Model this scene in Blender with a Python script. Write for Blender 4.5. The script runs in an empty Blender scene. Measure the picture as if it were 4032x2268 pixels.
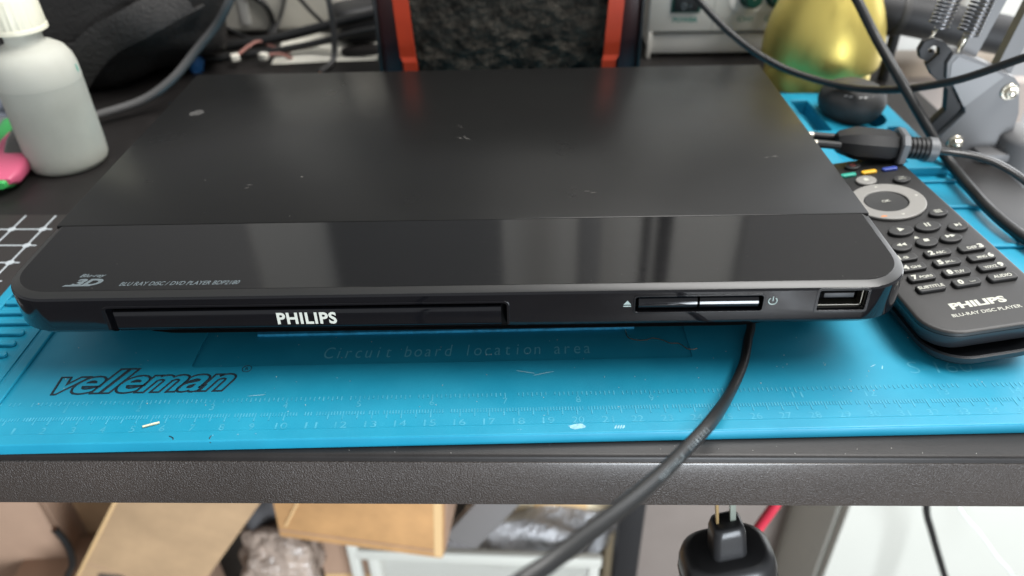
import bpy, bmesh, math, random
from mathutils import Vector, Matrix
random.seed(7)
S = 0.01                      # everything below is written in centimetres
sc = bpy.context.scene
col = sc.collection
R = math.radians

# ------------------------------------------------------------------ camera
H, TH, RO, YAW, FPX = 18.75, 0.6234, -0.0175, -0.0267, 3024.9
fw = Vector((math.sin(YAW)*math.cos(TH), math.cos(YAW)*math.cos(TH), -math.sin(TH)))
rt = Vector((math.cos(YAW), -math.sin(YAW), 0)); up = rt.cross(fw)
r2 = rt*math.cos(RO)+up*math.sin(RO); u2 = -rt*math.sin(RO)+up*math.cos(RO)
cam = bpy.data.cameras.new('camera'); co = bpy.data.objects.new('camera', cam); col.objects.link(co)
mw = Matrix((r2, u2, -fw)).transposed().to_4x4(); mw.translation = (0, 0, H*S)
co.matrix_world = mw
cam.sensor_width = 36; cam.lens = FPX/4032*36; cam.clip_start = 0.01; cam.clip_end = 50
cam.dof.use_dof = True; cam.dof.focus_distance = 0.272; cam.dof.aperture_fstop = 8.5
sc.camera = co

# ------------------------------------------------------------------ light
w = bpy.data.worlds.new('World'); sc.world = w; w.use_nodes = True
bg = w.node_tree.nodes['Background']; bg.inputs[0].default_value = (0.93, 0.96, 1.0, 1); bg.inputs[1].default_value = 0.52
def area(name, loc, tgt, sx, sy, power, colr):
    l = bpy.data.lights.new(name, 'AREA'); l.shape = 'RECTANGLE'; l.size = sx; l.size_y = sy; l.energy = power; l.color = colr
    o = bpy.data.objects.new(name, l); col.objects.link(o); o.location = loc
    o.rotation_euler = (Vector(tgt)-Vector(loc)).to_track_quat('-Z', 'Y').to_euler()
    return o
area('overhead_soft_light', (0.5, 0.60, 1.3), (0.05, 0.35, 0), 2.0, 0.5, 57, (1.0, 0.985, 0.96))  # broad soft light added overhead, standing in for ceiling bounce
area('room_light', (0.66, -1.3, -0.30), (0.1, 0.2, -0.12), 0.5, 0.86, 40, (0.86, 0.93, 1.0))
area('side_window_light', (1.0, 1.02, 0.25), (0.2, 0.3, 0.0), 0.7, 1.2, 9, (0.96, 0.98, 1.0))
vs = sc.view_settings; vs.view_transform = 'Standard'; vs.look = 'None'; vs.exposure = 0.2; vs.gamma = 1; vs.use_curve_mapping = False

# ------------------------------------------------------------------ materials
def srgb(r, g, b):
    return tuple(((c/255)/12.92 if c/255 <= 0.04045 else ((c/255+0.055)/1.055)**2.4) for c in (r, g, b))
def M(name, colr, rough=0.5, metal=0, spec=0.5, bump=None, var=None, dust=None, coat=0, trans=0, aniso=None, rvar=None, emit=0, ior=1.45, sss=0, stretch=None, alpha=1):
    m = bpy.data.materials.new(name); m.use_nodes = True
    nt = m.node_tree; N = nt.nodes; L = nt.links; b = N['Principled BSDF']
    b.inputs['Base Color'].default_value = (*colr, 1); b.inputs['Roughness'].default_value = rough
    b.inputs['Metallic'].default_value = metal; b.inputs['Specular IOR Level'].default_value = spec
    b.inputs['IOR'].default_value = ior
    if coat: b.inputs['Coat Weight'].default_value = coat; b.inputs['Coat Roughness'].default_value = 0.05
    if trans: b.inputs['Transmission Weight'].default_value = trans
    if sss: b.inputs['Subsurface Weight'].default_value = sss; b.inputs['Subsurface Radius'].default_value = (0.01, 0.01, 0.01)
    if alpha < 1: b.inputs['Alpha'].default_value = alpha
    tc = N.new('ShaderNodeTexCoord'); src = tc.outputs['Object']
    if stretch:
        mp = N.new('ShaderNodeMapping'); mp.inputs['Scale'].default_value = stretch; L.new(src, mp.inputs[0]); ssrc = mp.outputs[0]
    else: ssrc = src
    cur = None
    if var:
        n = N.new('ShaderNodeTexNoise'); n.inputs['Scale'].default_value = var[0]; n.inputs['Detail'].default_value = 5; n.inputs['Roughness'].default_value = 0.6
        L.new(ssrc, n.inputs['Vector'])
        r = N.new('ShaderNodeMapRange'); r.inputs[1].default_value = 0.3; r.inputs[2].default_value = 0.7
        L.new(n.outputs[0], r.inputs[0])
        mx = N.new('ShaderNodeMix'); mx.data_type = 'RGBA'
        mx.inputs[6].default_value = (*[c*(1-var[1]) for c in colr], 1)
        c2 = var[2] if len(var) > 2 else [min(1, c*(1+var[1])) for c in colr]
        mx.inputs[7].default_value = (*c2, 1)
        L.new(r.outputs[0], mx.inputs[0]); cur = mx.outputs[2]
    if dust:
        # sparse pale specks: voronoi cells, only a fraction of them filled
        v = N.new('ShaderNodeTexVoronoi'); v.inputs['Scale'].default_value = dust[0]; L.new(src, v.inputs['Vector'])
        wn = N.new('ShaderNodeTexWhiteNoise'); L.new(v.outputs['Position'], wn.inputs['Vector'])
        sz = N.new('ShaderNodeMath'); sz.operation = 'MULTIPLY'; L.new(wn.outputs['Value'], sz.inputs[0]); sz.inputs[1].default_value = dust[2]
        pw = N.new('ShaderNodeMath'); pw.operation = 'SUBTRACT'; L.new(sz.outputs[0], pw.inputs[0]); pw.inputs[1].default_value = dust[2]*dust[1]
        lt = N.new('ShaderNodeMath'); lt.operation = 'LESS_THAN'; L.new(v.outputs['Distance'], lt.inputs[0]); L.new(pw.outputs[0], lt.inputs[1])
        mx = N.new('ShaderNodeMix'); mx.data_type = 'RGBA'
        if cur: L.new(cur, mx.inputs[6])
        else: mx.inputs[6].default_value = (*colr, 1)
        mx.inputs[7].default_value = (*dust[3], 1); L.new(lt.outputs[0], mx.inputs[0]); cur = mx.outputs[2]
    if cur: L.new(cur, b.inputs['Base Color'])
    if rvar:
        n = N.new('ShaderNodeTexNoise'); n.inputs['Scale'].default_value = rvar[0]; n.inputs['Detail'].default_value = 6; L.new(ssrc, n.inputs['Vector'])
        r = N.new('ShaderNodeMapRange'); r.inputs[1].default_value = 0.3; r.inputs[2].default_value = 0.7; r.inputs[3].default_value = rvar[1]; r.inputs[4].default_value = rvar[2]
        L.new(n.outputs[0], r.inputs[0]); L.new(r.outputs[0], b.inputs['Roughness'])
    if bump:
        n = N.new('ShaderNodeTexNoise'); n.inputs['Scale'].default_value = bump[0]; n.inputs['Detail'].default_value = bump[3] if len(bump) > 3 else 3
        L.new(ssrc, n.inputs['Vector'])
        bp = N.new('ShaderNodeBump'); bp.inputs['Strength'].default_value = bump[1]; bp.inputs['Distance'].default_value = bump[2]
        L.new(n.outputs[0], bp.inputs['Height']); L.new(bp.outputs[0], b.inputs['Normal'])
    if emit: b.inputs['Emission Color'].default_value = (*colr, 1); b.inputs['Emission Strength'].default_value = emit
    return m

m_desk = M('desk_laminate', (0.014, 0.0125, 0.012), 0.42, spec=0.34, bump=(2500, 0.12, 0.0004), var=(60, 0.25), dust=(240, 0.9, 0.7, (0.07, 0.066, 0.062)))
m_edge = M('desk_edge_foil', (0.030, 0.0225, 0.0185), 0.44, spec=0.6, bump=(1800, 0.75, 0.0009, 1), var=(9, 0.3), rvar=(40, 0.42, 0.5), coat=0.8)
m_edge.node_tree.nodes['Principled BSDF'].inputs['Coat Roughness'].default_value = 0.24
m_blue = M('blue_silicone', (0.008, 0.25, 0.395), 0.46, spec=0.45, var=(26, 0.14, (0.013, 0.265, 0.40)), rvar=(40, 0.38, 0.56), dust=(260, 0.94, 0.5, (0.16, 0.38, 0.48)), bump=(1500, 0.05, 0.0004))
m_bluelt = M('blue_silicone_worn', (0.012, 0.27, 0.41), 0.6, var=(200, 0.1, (0.075, 0.36, 0.49)))
m_bluem = M('blue_silicone_mark', (0.02, 0.27, 0.47), 0.5, var=(300, 0.3))
m_ink = M('black_ink', (0.008, 0.02, 0.03), 0.5)
m_plate = M('satin_black_sheet', (0.0085, 0.0085, 0.0083), 0.22, spec=0.24, rvar=(32, 0.27, 0.32), bump=(2600, 0.015, 0.0003), dust=(420, 0.965, 0.4, (0.07, 0.068, 0.063)))
m_strip = M('brushed_black_plastic', (0.006, 0.006, 0.0062), 0.07, spec=0.5, rvar=(1400, 0.05, 0.095), stretch=(0.03, 1, 1), bump=(3000, 0.015, 0.0003), dust=(90, 0.955, 0.5, (0.10, 0.10, 0.09)))
m_gloss = M('piano_black', (0.004, 0.004, 0.005), 0.06, spec=0.5, rvar=(60, 0.04, 0.12))
m_matblk = M('matt_black_plastic', (0.012, 0.012, 0.013), 0.55, bump=(4000, 0.1, 0.0003))
m_void = M('dark_recess', (0.002, 0.002, 0.002), 0.9, spec=0.1)
m_white = M('offwhite_print', srgb(180, 180, 169), 0.5)
m_gprint = M('grey_print', srgb(92, 102, 106), 0.45)
m_iprint = M('icon_print', srgb(138, 152, 148), 0.5)
m_metal = M('nickel', (0.5, 0.47, 0.4), 0.32, metal=1)
m_remote = M('remote_black', (0.015, 0.0145, 0.0145), 0.42, spec=0.42, bump=(3500, 0.1, 0.0003), dust=(170, 0.95, 0.5, (0.12, 0.12, 0.11)))
m_rside = M('remote_side', (0.016, 0.018, 0.021), 0.3, spec=0.5)
m_rkey = M('remote_rubber_key', (0.02, 0.02, 0.02), 0.5, spec=0.45, dust=(220, 0.95, 0.5, (0.12, 0.12, 0.11)))
m_rgrey = M('remote_grey_ring', srgb(128, 126, 122), 0.4)
m_teal = M('teal_key', srgb(40, 150, 130), 0.45); m_yel = M('yellow_key', srgb(215, 165, 35), 0.45); m_bluk = M('blue_key', srgb(45, 65, 140), 0.45)
m_cord = M('black_pvc', (0.013, 0.013, 0.013), 0.4, spec=0.42, bump=(900, 0.06, 0.0005), dust=(200, 0.94, 0.5, (0.12, 0.115, 0.11)))
m_cordg = M('grey_pvc', (0.085, 0.083, 0.082), 0.45)
m_plug = M('plug_rubber', (0.011, 0.011, 0.0115), 0.46, spec=0.32, bump=(1800, 0.12, 0.0004), dust=(260, 0.94, 0.5, (0.10, 0.10, 0.10)))
m_relief = M('grey_rubber', (0.10, 0.105, 0.11), 0.45, bump=(1800, 0.12, 0.0004))

# ------------------------------------------------------------------ builders
class G:
    def __init__(s): s.v = []; s.f = []
    def add(s, vs_, fs_):
        o = len(s.v); s.v += [tuple(p) for p in vs_]; s.f += [tuple(i+o for i in q) for q in fs_]; return s
    def bm(s, b):
        b.verts.ensure_lookup_table(); b.verts.index_update()
        s.add([v.co[:] for v in b.verts], [[v.index for v in f.verts] for f in b.faces]); b.free(); return s
    def box(s, x0, x1, y0, y1, z0, z1, bev=0, seg=2, rot=None):
        b = bmesh.new(); bmesh.ops.create_cube(b, size=1)
        c = Vector(((x0+x1)/2, (y0+y1)/2, (z0+z1)/2)); d = (x1-x0, y1-y0, z1-z0)
        for v in b.verts: v.co = Vector((v.co.x*d[0], v.co.y*d[1], v.co.z*d[2]))
        if bev: bmesh.ops.bevel(b, geom=list(b.edges), offset=bev, segments=seg, affect='EDGES', profile=0.5)
        for v in b.verts:
            if rot: v.co = rot @ v.co
            v.co += c
        return s.bm(b)
    def lathe(s, prof, n=48, c=(0, 0, 0), sq=None, cap=True, rot=None):
        o = []; f = []
        for r, z in prof:
            for i in range(n):
                a = 2*math.pi*i/n
                k = sq(a, z) if sq else 1
                p = Vector((r*k*math.cos(a), r*k*math.sin(a), z))
                if rot: p = rot @ p
                o.append((p.x+c[0], p.y+c[1], p.z+c[2]))
        for j in range(len(prof)-1):
            for i in range(n):
                a, b_ = j*n+i, j*n+(i+1) % n; f.append((a, b_, b_+n, a+n))
        if cap: f.append(tuple(range(n))[::-1]); f.append(tuple(range((len(prof)-1)*n, len(prof)*n)))
        return s.add(o, f)
    def tube(s, pts, r, n=12, sub=8, ab=None, major=None):
        """round (or flat: ab = list of half width, half height) cable along a smooth path"""
        P = [Vector(p) for p in pts]; Q = []; T = []
        if sub > 1:
            ext = [2*P[0]-P[1]]+P+[2*P[-1]-P[-2]]
            for i in range(len(P)-1):
                a, b_, c, d = ext[i:i+4]
                for k in range(sub):
                    t = k/sub
                    Q.append(0.5*((2*b_)+(c-a)*t+(2*a-5*b_+4*c-d)*t*t+(3*b_-a-3*c+d)*t**3)); T.append(i+t)
            Q.append(P[-1]); T.append(len(P)-1.0)
        else: Q = P; T = [float(i) for i in range(len(P))]
        o = []; f = []; nrm = None
        for i, q in enumerate(Q):
            tan = (Q[min(i+1, len(Q)-1)]-Q[max(i-1, 0)]).normalized()
            if major is not None:
                k = min(int(T[i]), len(major)-2); fr = T[i]-k
                mj = (Vector(major[k])*(1-fr)+Vector(major[k+1])*fr); nrm = (mj-tan*mj.dot(tan)).normalized()
            elif nrm is None:
                ref = Vector((0, 0, 1)) if abs(tan.z) < 0.9 else Vector((1, 0, 0)); nrm = (ref-tan*ref.dot(tan)).normalized()
            else: nrm = (nrm-tan*nrm.dot(tan)).normalized()
            bn = tan.cross(nrm)
            if ab:
                k = min(int(T[i]), len(ab)-2); fr = T[i]-k
                ra = ab[k][0]*(1-fr)+ab[k+1][0]*fr; rb = ab[k][1]*(1-fr)+ab[k+1][1]*fr
            else: ra = rb = r
            for j in range(n):
                a = 2*math.pi*j/n; o.append(q+nrm*(ra*math.cos(a))+bn*(rb*math.sin(a)))
        for i in range(len(Q)-1):
            for j in range(n):
                a, b_ = i*n+j, i*n+(j+1) % n; f.append((a, b_, b_+n, a+n))
        f.append(tuple(range(n))[::-1]); f.append(tuple(range((len(Q)-1)*n, len(Q)*n)))
        s.path = Q
        return s.add(o, f)
    def loops(s, rings, cap=True):
        n = len(rings[0]); o = [p for r in rings for p in r]; f = []
        for j in range(len(rings)-1):
            for i in range(n):
                a, b_ = j*n+i, j*n+(i+1) % n; f.append((a, b_, b_+n, a+n))
        if cap: f.append(tuple(range(n))[::-1]); f.append(tuple(range((len(rings)-1)*n, len(rings)*n)))
        return s.add(o, f)
    def plate(s, outlines, z0, z1, bev=0, xf=None):
        """flat plate cut from 2D outlines (holes by inner outlines)"""
        cu = bpy.data.curves.new('t', 'CURVE'); cu.dimensions = '2D'; cu.fill_mode = 'BOTH'
        for ol in outlines:
            sp = cu.splines.new('POLY'); sp.points.add(len(ol)-1); sp.use_cyclic_u = True
            for p, q in zip(sp.points, ol): p.co = (q[0], q[1], 0, 1)
        cu.extrude = max((z1-z0)/2-bev, 0); cu.bevel_depth = bev; cu.bevel_resolution = 2; cu.offset = -bev
        ob = bpy.data.objects.new('t', cu); col.objects.link(ob)
        dg = bpy.context.evaluated_depsgraph_get(); me = bpy.data.meshes.new_from_object(ob.evaluated_get(dg))
        zc = (z0+z1)/2
        vs_ = [(v.co.x, v.co.y, v.co.z+zc) for v in me.vertices]
        if xf: vs_ = [xf(*p) for p in vs_]
        s.add(vs_, [tuple(p.vertices) for p in me.polygons])
        bpy.data.objects.remove(ob); bpy.data.curves.remove(cu); bpy.data.meshes.remove(me)
        return s
    def make(s, name, m, parent=None, smooth=35, label=None):
        me = bpy.data.meshes.new(name); me.from_pydata([(x*S, y*S, z*S) for x, y, z in s.v], [], s.f); me.update()
        b = bmesh.new(); b.from_mesh(me); bmesh.ops.recalc_face_normals(b, faces=list(b.faces)); b.to_mesh(me); b.free()
        if smooth:
            me.shade_smooth(); me.set_sharp_from_angle(angle=R(smooth))
        me.materials.append(m)
        o = bpy.data.objects.new(name, me); col.objects.link(o)
        if parent: o.parent = parent
        if label: o['label'] = label
        return o
def thing(name, label, cat, loc=(0, 0, 0), rot=(0, 0, 0), group=None):
    o = bpy.data.objects.new(name, None); col.objects.link(o); o.empty_display_size = 0.02
    o.location = Vector(loc)*S; o.rotation_euler = rot
    return tag(o, label, cat, group)
def tag(o, label, cat, group=None):
    o['label'] = label; o['category'] = cat
    if group: o['group'] = group
    return o
def struct(o): o['kind'] = 'structure'; return o
def stuff(o): o['kind'] = 'stuff'; return o
def rrect(x0, x1, y0, y1, r, n=6):
    """rounded rectangle outline; r one radius or four (bl, br, tr, tl)"""
    if not isinstance(r, (tuple, list)): r = (r,)*4
    out = []
    for (cx, cy, a0, q) in ((x0, y0, 180, r[0]), (x1, y0, 270, r[1]), (x1, y1, 0, r[2]), (x0, y1, 90, r[3])):
        ox = cx+q if cx == x0 else cx-q; oy = cy+q if cy == y0 else cy-q
        for k in range(n+1):
            a = R(a0+90*k/n); out.append((ox+q*math.cos(a), oy+q*math.sin(a)))
    return out
def circ(cx, cy, r, n=32, ry=None): return [(cx+r*math.cos(2*math.pi*i/n), cy+(ry or r)*math.sin(2*math.pi*i/n)) for i in range(n)]
def text_mesh(body, bold=0.0, outline=0.0, spacing=1.0):
    cu = bpy.data.curves.new('t', 'FONT'); cu.body = body; cu.size = 1; cu.space_character = spacing
    ob = bpy.data.objects.new('t', cu); col.objects.link(ob)
    cu.offset = bold; cu.resolution_u = 4
    cu.extrude = 0.0
    if outline: cu.fill_mode = 'NONE'; cu.bevel_depth = outline; cu.bevel_resolution = 1
    dg = bpy.context.evaluated_depsgraph_get(); me = bpy.data.meshes.new_from_object(ob.evaluated_get(dg))
    v = [p.co.copy() for p in me.vertices]; f = [tuple(p.vertices) for p in me.polygons]
    bpy.data.objects.remove(ob); bpy.data.curves.remove(cu); bpy.data.meshes.remove(me)
    return v, f
def text(body, name, m, parent, o, xd, yd, wdt, hgt, bold=0.0, shear=0.0, outline=0.0, spacing=1.0, mono=0, lift=0.0, g=None):
    """lettering scaled into a box wdt x hgt with its lower left corner at o"""
    xd = Vector(xd).normalized(); yd = Vector(yd).normalized(); nd = xd.cross(yd)
    if mono:
        v = []; f = []
        for i, ch in enumerate(body):
            if ch == ' ': continue
            a, q = text_mesh(ch, bold, outline); cxm = (min(p.x for p in a)+max(p.x for p in a))/2
            k = len(v); v += [Vector((p.x-cxm+i*mono, p.y, p.z)) for p in a]; f += [tuple(j+k for j in z) for z in q]
    else: v, f = text_mesh(body, bold, outline, spacing)
    x0 = min(p.x for p in v); x1 = max(p.x for p in v); y0 = min(p.y for p in v); y1 = max(p.y for p in v)
    if shear:
        for p in v: p.x += (p.y-y0)*shear
        x0 = min(p.x for p in v); x1 = max(p.x for p in v)
    sx = wdt/(x1-x0); sy = hgt/(y1-y0); sz = (sx+sy)/2
    V = [Vector(o)+xd*((p.x-x0)*sx)+yd*((p.y-y0)*sy)+nd*(p.z*sz+lift) for p in v]
    if g is not None: g.add(V, f); return None
    return G().add(V, f).make(name, m, parent, smooth=0)

# ------------------------------------------------------------------ setting
DZ = -0.4                     # desk top; the mat's working face is z = 0
m_floor = M('floor_laminate', (0.075, 0.062, 0.052), 0.5, var=(6, 0.3))
m_wall = M('painted_wall', (0.62, 0.60, 0.56), 0.8, bump=(300, 0.1, 0.001))
struct(G().box(-300, 300, -250, 130, -77, -75).make('floor', m_floor, smooth=0))
struct(G().box(-300, 54, 88, 92, -75, 175).make('wall_back', m_wall, smooth=0))

d = thing('desk', 'black laminate workbench top with pebbled dark grey front edge', 'desk', (0, 17.2, -75))
G().box(-95, 25.4, 0, 66, 72.25, 74.6, 0.14, 3).make('tabletop', m_desk, d)
G().box(-94.8, 25.2, -0.06, 0.3, 72.2, 74.32, 0.05, 2).make('edge_band', m_edge, d)
m_leg = M('black_steel', (0.018, 0.018, 0.019), 0.45)
for x, y in ((8.2, 27), (-92, 2), (-92, 62), (21, 62)):
    G().box(x, x+2.2, y, y+2.2, 0, 72.2, 0.1).make('leg', m_leg, d)
m_brown = M('brown_grey_board', (0.27, 0.23, 0.205), 0.6, var=(8, 0.1))
G().box(10.2, 40, 42, 43.5, 0, 71, 0.1).make('back_panel', m_brown, d)

# ------------------------------------------------------------------ silicone repair mat
MA = 1.812
mt = thing('silicone_mat', 'blue silicone soldering mat with moulded rulers lying under the player', 'mat', (-0.3345, 18.387, 0), (0, 0, R(MA)))
U0, U1, V0, V1 = -21.4, 23.0, -0.62, 28.6
# lower sheet, then a working face with a sunk circuit-board field and trays
tr = [rrect(17.05, 18.1, 21.5, 25.9, 0.12), circ(20.15, 23.4, 1.62), rrect(17.3, 20.6, 17.4, 20.6, 0.25), rrect(21.2, 22.15, 17.4, 21.9, 0.3)]
G().plate([rrect(U0, U1, V0, V1, 0.5)]+tr, -0.36, -0.07, 0.0).make('base_sheet', m_blue, mt)
G().plate([rrect(U0+.03, U1-.03, V0+.03, V1-.03, 0.5)], -0.396, -0.362, 0.0).make('bottom_sheet', m_blue, mt)
holes = [rrect(-12.03, 6.5, 3.1, 20.0, 0.12, 3)]+tr
G().plate([rrect(U0+.02, U1-.02, V0+.02, V1-.02, 0.5)]+holes, -0.069, 0.0, 0.02).make('working_face', m_blue, mt)
# front rim and side rims, slightly proud
G().plate([rrect(U0, U1, V0-0.06, -0.17, 0.16)], -0.393, 0.07, 0.06).make('front_rim', m_blue, mt)
G().plate([rrect(U1-0.42, U1+0.05, -0.1, V1, 0.16)], -0.39, 0.12, 0.05).make('side_rim', m_blue, mt)
G().plate([rrect(U0-.05, U0+0.4, -0.1, V1, 0.16)], -0.39, 0.10, 0.05).make('side_rim', m_blue, mt)
# raised bar on the edge of the inner board field
G().plate([rrect(-10.05, 4.6, 4.86, 5.06, 0.06)], -0.07, 0.05, 0.02).make('field_rib', m_bluem, mt)
# comb section on the left: long dividing bars and short teeth
G().plate([rrect(-18.5, -18.1, 0.1, V1-0.5, 0.15)], 0.0, 0.12, 0.04).make('divider_bar', m_blue, mt)
G().plate([rrect(-18.98, -18.72, 0.1, V1-0.5, 0.1)], 0.0, 0.05, 0.02).make('divider_bar', m_blue, mt)
tooth = None
for i in range(16):
    v = 1.98+i*0.655
    if v > 12: break
    if tooth is None:
        tooth = G().plate([rrect(-20.95, -19.2, -0.14, 0.14, 0.13)], 0.0, 0.17, 0.05).make('comb_tooth', m_blue, mt); t = tooth
    else:
        t = tooth.copy(); col.objects.link(t)
    t.location = (0, v*S, 0)
# part trays at the back right corner and slots along the right border
G().plate([rrect(16.6, 22.6, 16.8, 27.05, 0.25), rrect(17.05, 18.1, 21.5, 25.9, 0.12), circ(20.15, 23.4, 1.62), rrect(17.3, 20.6, 17.4, 20.6, 0.25), rrect(21.2, 22.15, 17.4, 21.9, 0.3)], -0.01, 0.5, 0.04).make('tray_frame', m_blue, mt)
for v in (16.1, 13.5, 10.0, 7.0):
    G().plate([rrect(19.7, 22.6, v-0.12, v+0.12, 0.1)], 0.0, 0.16, 0.04).make('cross_rib', m_blue, mt)
# moulded rulers: upper row inches in sixteenths, lower row centimetres
g = G()
for mm in range(-24, 392):
    u = -18.0+mm/10
    ln = 0.36 if mm % 5 == 0 else 0.17
    if mm % 10 == 0: ln = 0.38
    if random.random() < 0.06: continue
    g.box(u-0.018, u+0.018, 0.63-ln, 0.63, -0.002, 0.014)
for k in range(-10, 246):
    u = -18.236+2.54*k/16
    ln = 0.28 if k % 16 == 0 else (0.2 if k % 2 == 0 else 0.14)
    if random.random() < 0.06: continue
    g.box(u-0.02, u+0.02, 1.37-ln, 1.37, -0.002, 0.014)
stuff(g.make('ruler_ticks', m_bluelt, mt, smooth=0))
g = G()
for k in range(0, 39):
    s_ = str(k); wd = 0.17 if len(s_) == 1 else 0.40
    if k == 1: wd = 0.08
    text(s_, '', None, None, (k-18-wd/2, -0.14, 0.006), (1, 0, 0), (0, 1, 0), wd, 0.29, g=g)
for k in range(0, 16):
    s_ = str(k); wd = 0.16 if len(s_) == 1 else 0.36
    if k == 1: wd = 0.08
    text(s_, '', None, None, (2.54*k-18.236-wd/2, 0.84, 0.006), (1, 0, 0), (0, 1, 0), wd, 0.28, g=g)
g.make('ruler_numerals', m_bluelt, mt, smooth=0)
m_emb = M('blue_silicone_emboss', (0.10, 0.40, 0.52), 0.6)
text('Circuit board location area', 'moulded_lettering', m_emb, mt, (-7.25, 3.5, -0.064), (1, 0, 0), (0, 1, 0), 10.0, 0.64, mono=0.62, shear=0.12, bold=-0.006)
text('S-160', 'moulded_lettering', m_bluelt, mt, (14.1, 1.95, 0.004), (1, 0, 0), (0, 1, 0), 2.3, 0.62, shear=0.1, bold=-0.012)
text('velleman', 'printed_wordmark', m_ink, mt, (-16.62, 1.73, 0.004), (1, 0, 0), (0, 1, 0), 6.45, 1.36, bold=0.035, shear=0.42, outline=0.021, spacing=0.93)
text('R', 'printed_mark', m_ink, mt, (-9.99, 2.86, 0.006), (1, 0, 0), (0, 1, 0), 0.12, 0.16)
g = G(); g.tube([(-9.93+0.17*math.cos(a/16*2*math.pi), 2.94+0.17*math.sin(a/16*2*math.pi), 0.006) for a in range(17)], 0.013, 5, 1); g.make('printed_mark', m_ink, mt)
# worn pale patches on the front rim
m_scuff = M('scuffed_silicone', (0.22, 0.43, 0.52), 0.7, var=(500, 0.4))
def blob(g, u, v, z, a, b_, n=14, rot=0):
    pts = []
    for i in range(n):
        t = 2*math.pi*i/n; k = random.uniform(0.7, 1.15)
        x, y = a*k*math.cos(t), b_*k*math.sin(t); pts.append((u+x*math.cos(rot)-y*math.sin(rot), v+x*math.sin(rot)+y*math.cos(rot), z))
    g.add(pts, [tuple(range(n))])
g = G(); blob(g, 1.93, -0.36, 0.073, 0.34, 0.12, rot=0.1)
for i in range(4): blob(g, 3.2+i*0.09, -0.43, 0.073, 0.035, 0.1, 8, rot=-0.5)
for i in range(26):
    blob(g, random.uniform(-17, 20), random.uniform(0.0, 4.5) if i % 3 else random.uniform(-0.5, -.25), 0.076 if i % 3 == 0 else 0.0045, random.uniform(.012, .035), random.uniform(.01, .025), 7)
for (u, v, ln, a) in ((-9.2, 1.52, .3, .1), (-15.6, 2.55, .2, .18), (0.9, 2.35, .5, .25), (0.3, 2.45, .4, -.25), (13.2, 2.3, .12, 1.1), (12.9, 2.4, .15, .5)):
    blob(g, u, v, 0.005, ln, 0.02, 10, rot=a)
stuff(g.make('scuff_marks', m_scuff, mt, smooth=0))
# split in the rim
g = G(); g.tube([(-11.6, -0.42, 0.072), (-11.45, -0.5, 0.073), (-11.42, -0.58, 0.06), (-11.4, -0.66, 0.0)], 0.02, 5, 3)
g.tube([(-10.2, -0.45, 0.072), (-10.22, -0.55, 0.071), (-10.17, -0.69, 0.0)], 0.022, 5, 3); g.make('rim_crack', m_ink, mt)

# crumbs and offcuts lying on the mat
m_copper = M('copper', (0.75, 0.42, 0.28), 0.3, metal=1)
g = G(); g.tube([(4.26, 5.2, -0.03), (4.24, 4.62, -0.03), (4.3, 4.3, -0.02), (4.62, 4.14, -0.02), (4.95, 4.16, -0.02), (5.25, 4.24, -0.01), (5.6, 4.1, -0.02), (5.82, 3.93, -0.02), (6.15, 3.9, -0.02), (6.38, 3.6, -0.02), (6.6, 3.52, 0.0), (6.75, 3.55, 0.02)], 0.016, 6, 4)
o = g.make('wire_strand', m_copper); o.location = mt.location; o.rotation_euler = mt.rotation_euler
tag(o, 'single kinked copper wire strand lying on the blue mat', 'wire')
o = G().box(-0.27, 0.27, -0.035, 0.035, 0, 0.06, 0.015).make('insulation_offcut', M('cream_pvc', srgb(232, 226, 190), 0.5))
o.location = Vector((-12.75, 18.15, 0.012))*S; o.rotation_euler = (0, 0, R(22)); tag(o, 'short cream sliver lying near the 6 on the ruler', 'offcut')
random.seed(23); g = G()
for i in range(70):
    x, y = random.uniform(-18, 17), random.uniform(18.8, 23); s_ = random.uniform(.006, .017)
    g.box(x-s_, x+s_, y-s_*.8, y+s_*.8, 0.005, 0.005+s_, rot=Matrix.Rotation(random.random()*3, 3, 'Z'))
for i in range(22):
    x, y = random.uniform(-8, 17), random.uniform(17.3, 17.7); s_ = random.uniform(.004, .012)
    g.box(x-s_, x+s_, y-s_*.8, y+s_*.8, DZ, DZ+s_, rot=Matrix.Rotation(random.random()*3, 3, 'Z'))
tag(stuff(g.make('crumbs', M('pale_crumb', (0.5, 0.48, 0.44), 0.8), smooth=0)), 'tiny pale crumbs and dust scattered over mat and desk', 'dust')

# ------------------------------------------------------------------ disc player
PA = 0.774
pl = thing('disc_player', 'flat black disc player with glossy front standing on the blue mat', 'disc player', (-2.596, 25.16, 0), (R(0.0), R(-0.35), R(PA)))
W = 15.5
# sheet-metal cover
G().box(-W, W, 0.03, 16.2, 0.75, 3.84, 0.07, 2).make('top_cover', m_plate, pl)
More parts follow.
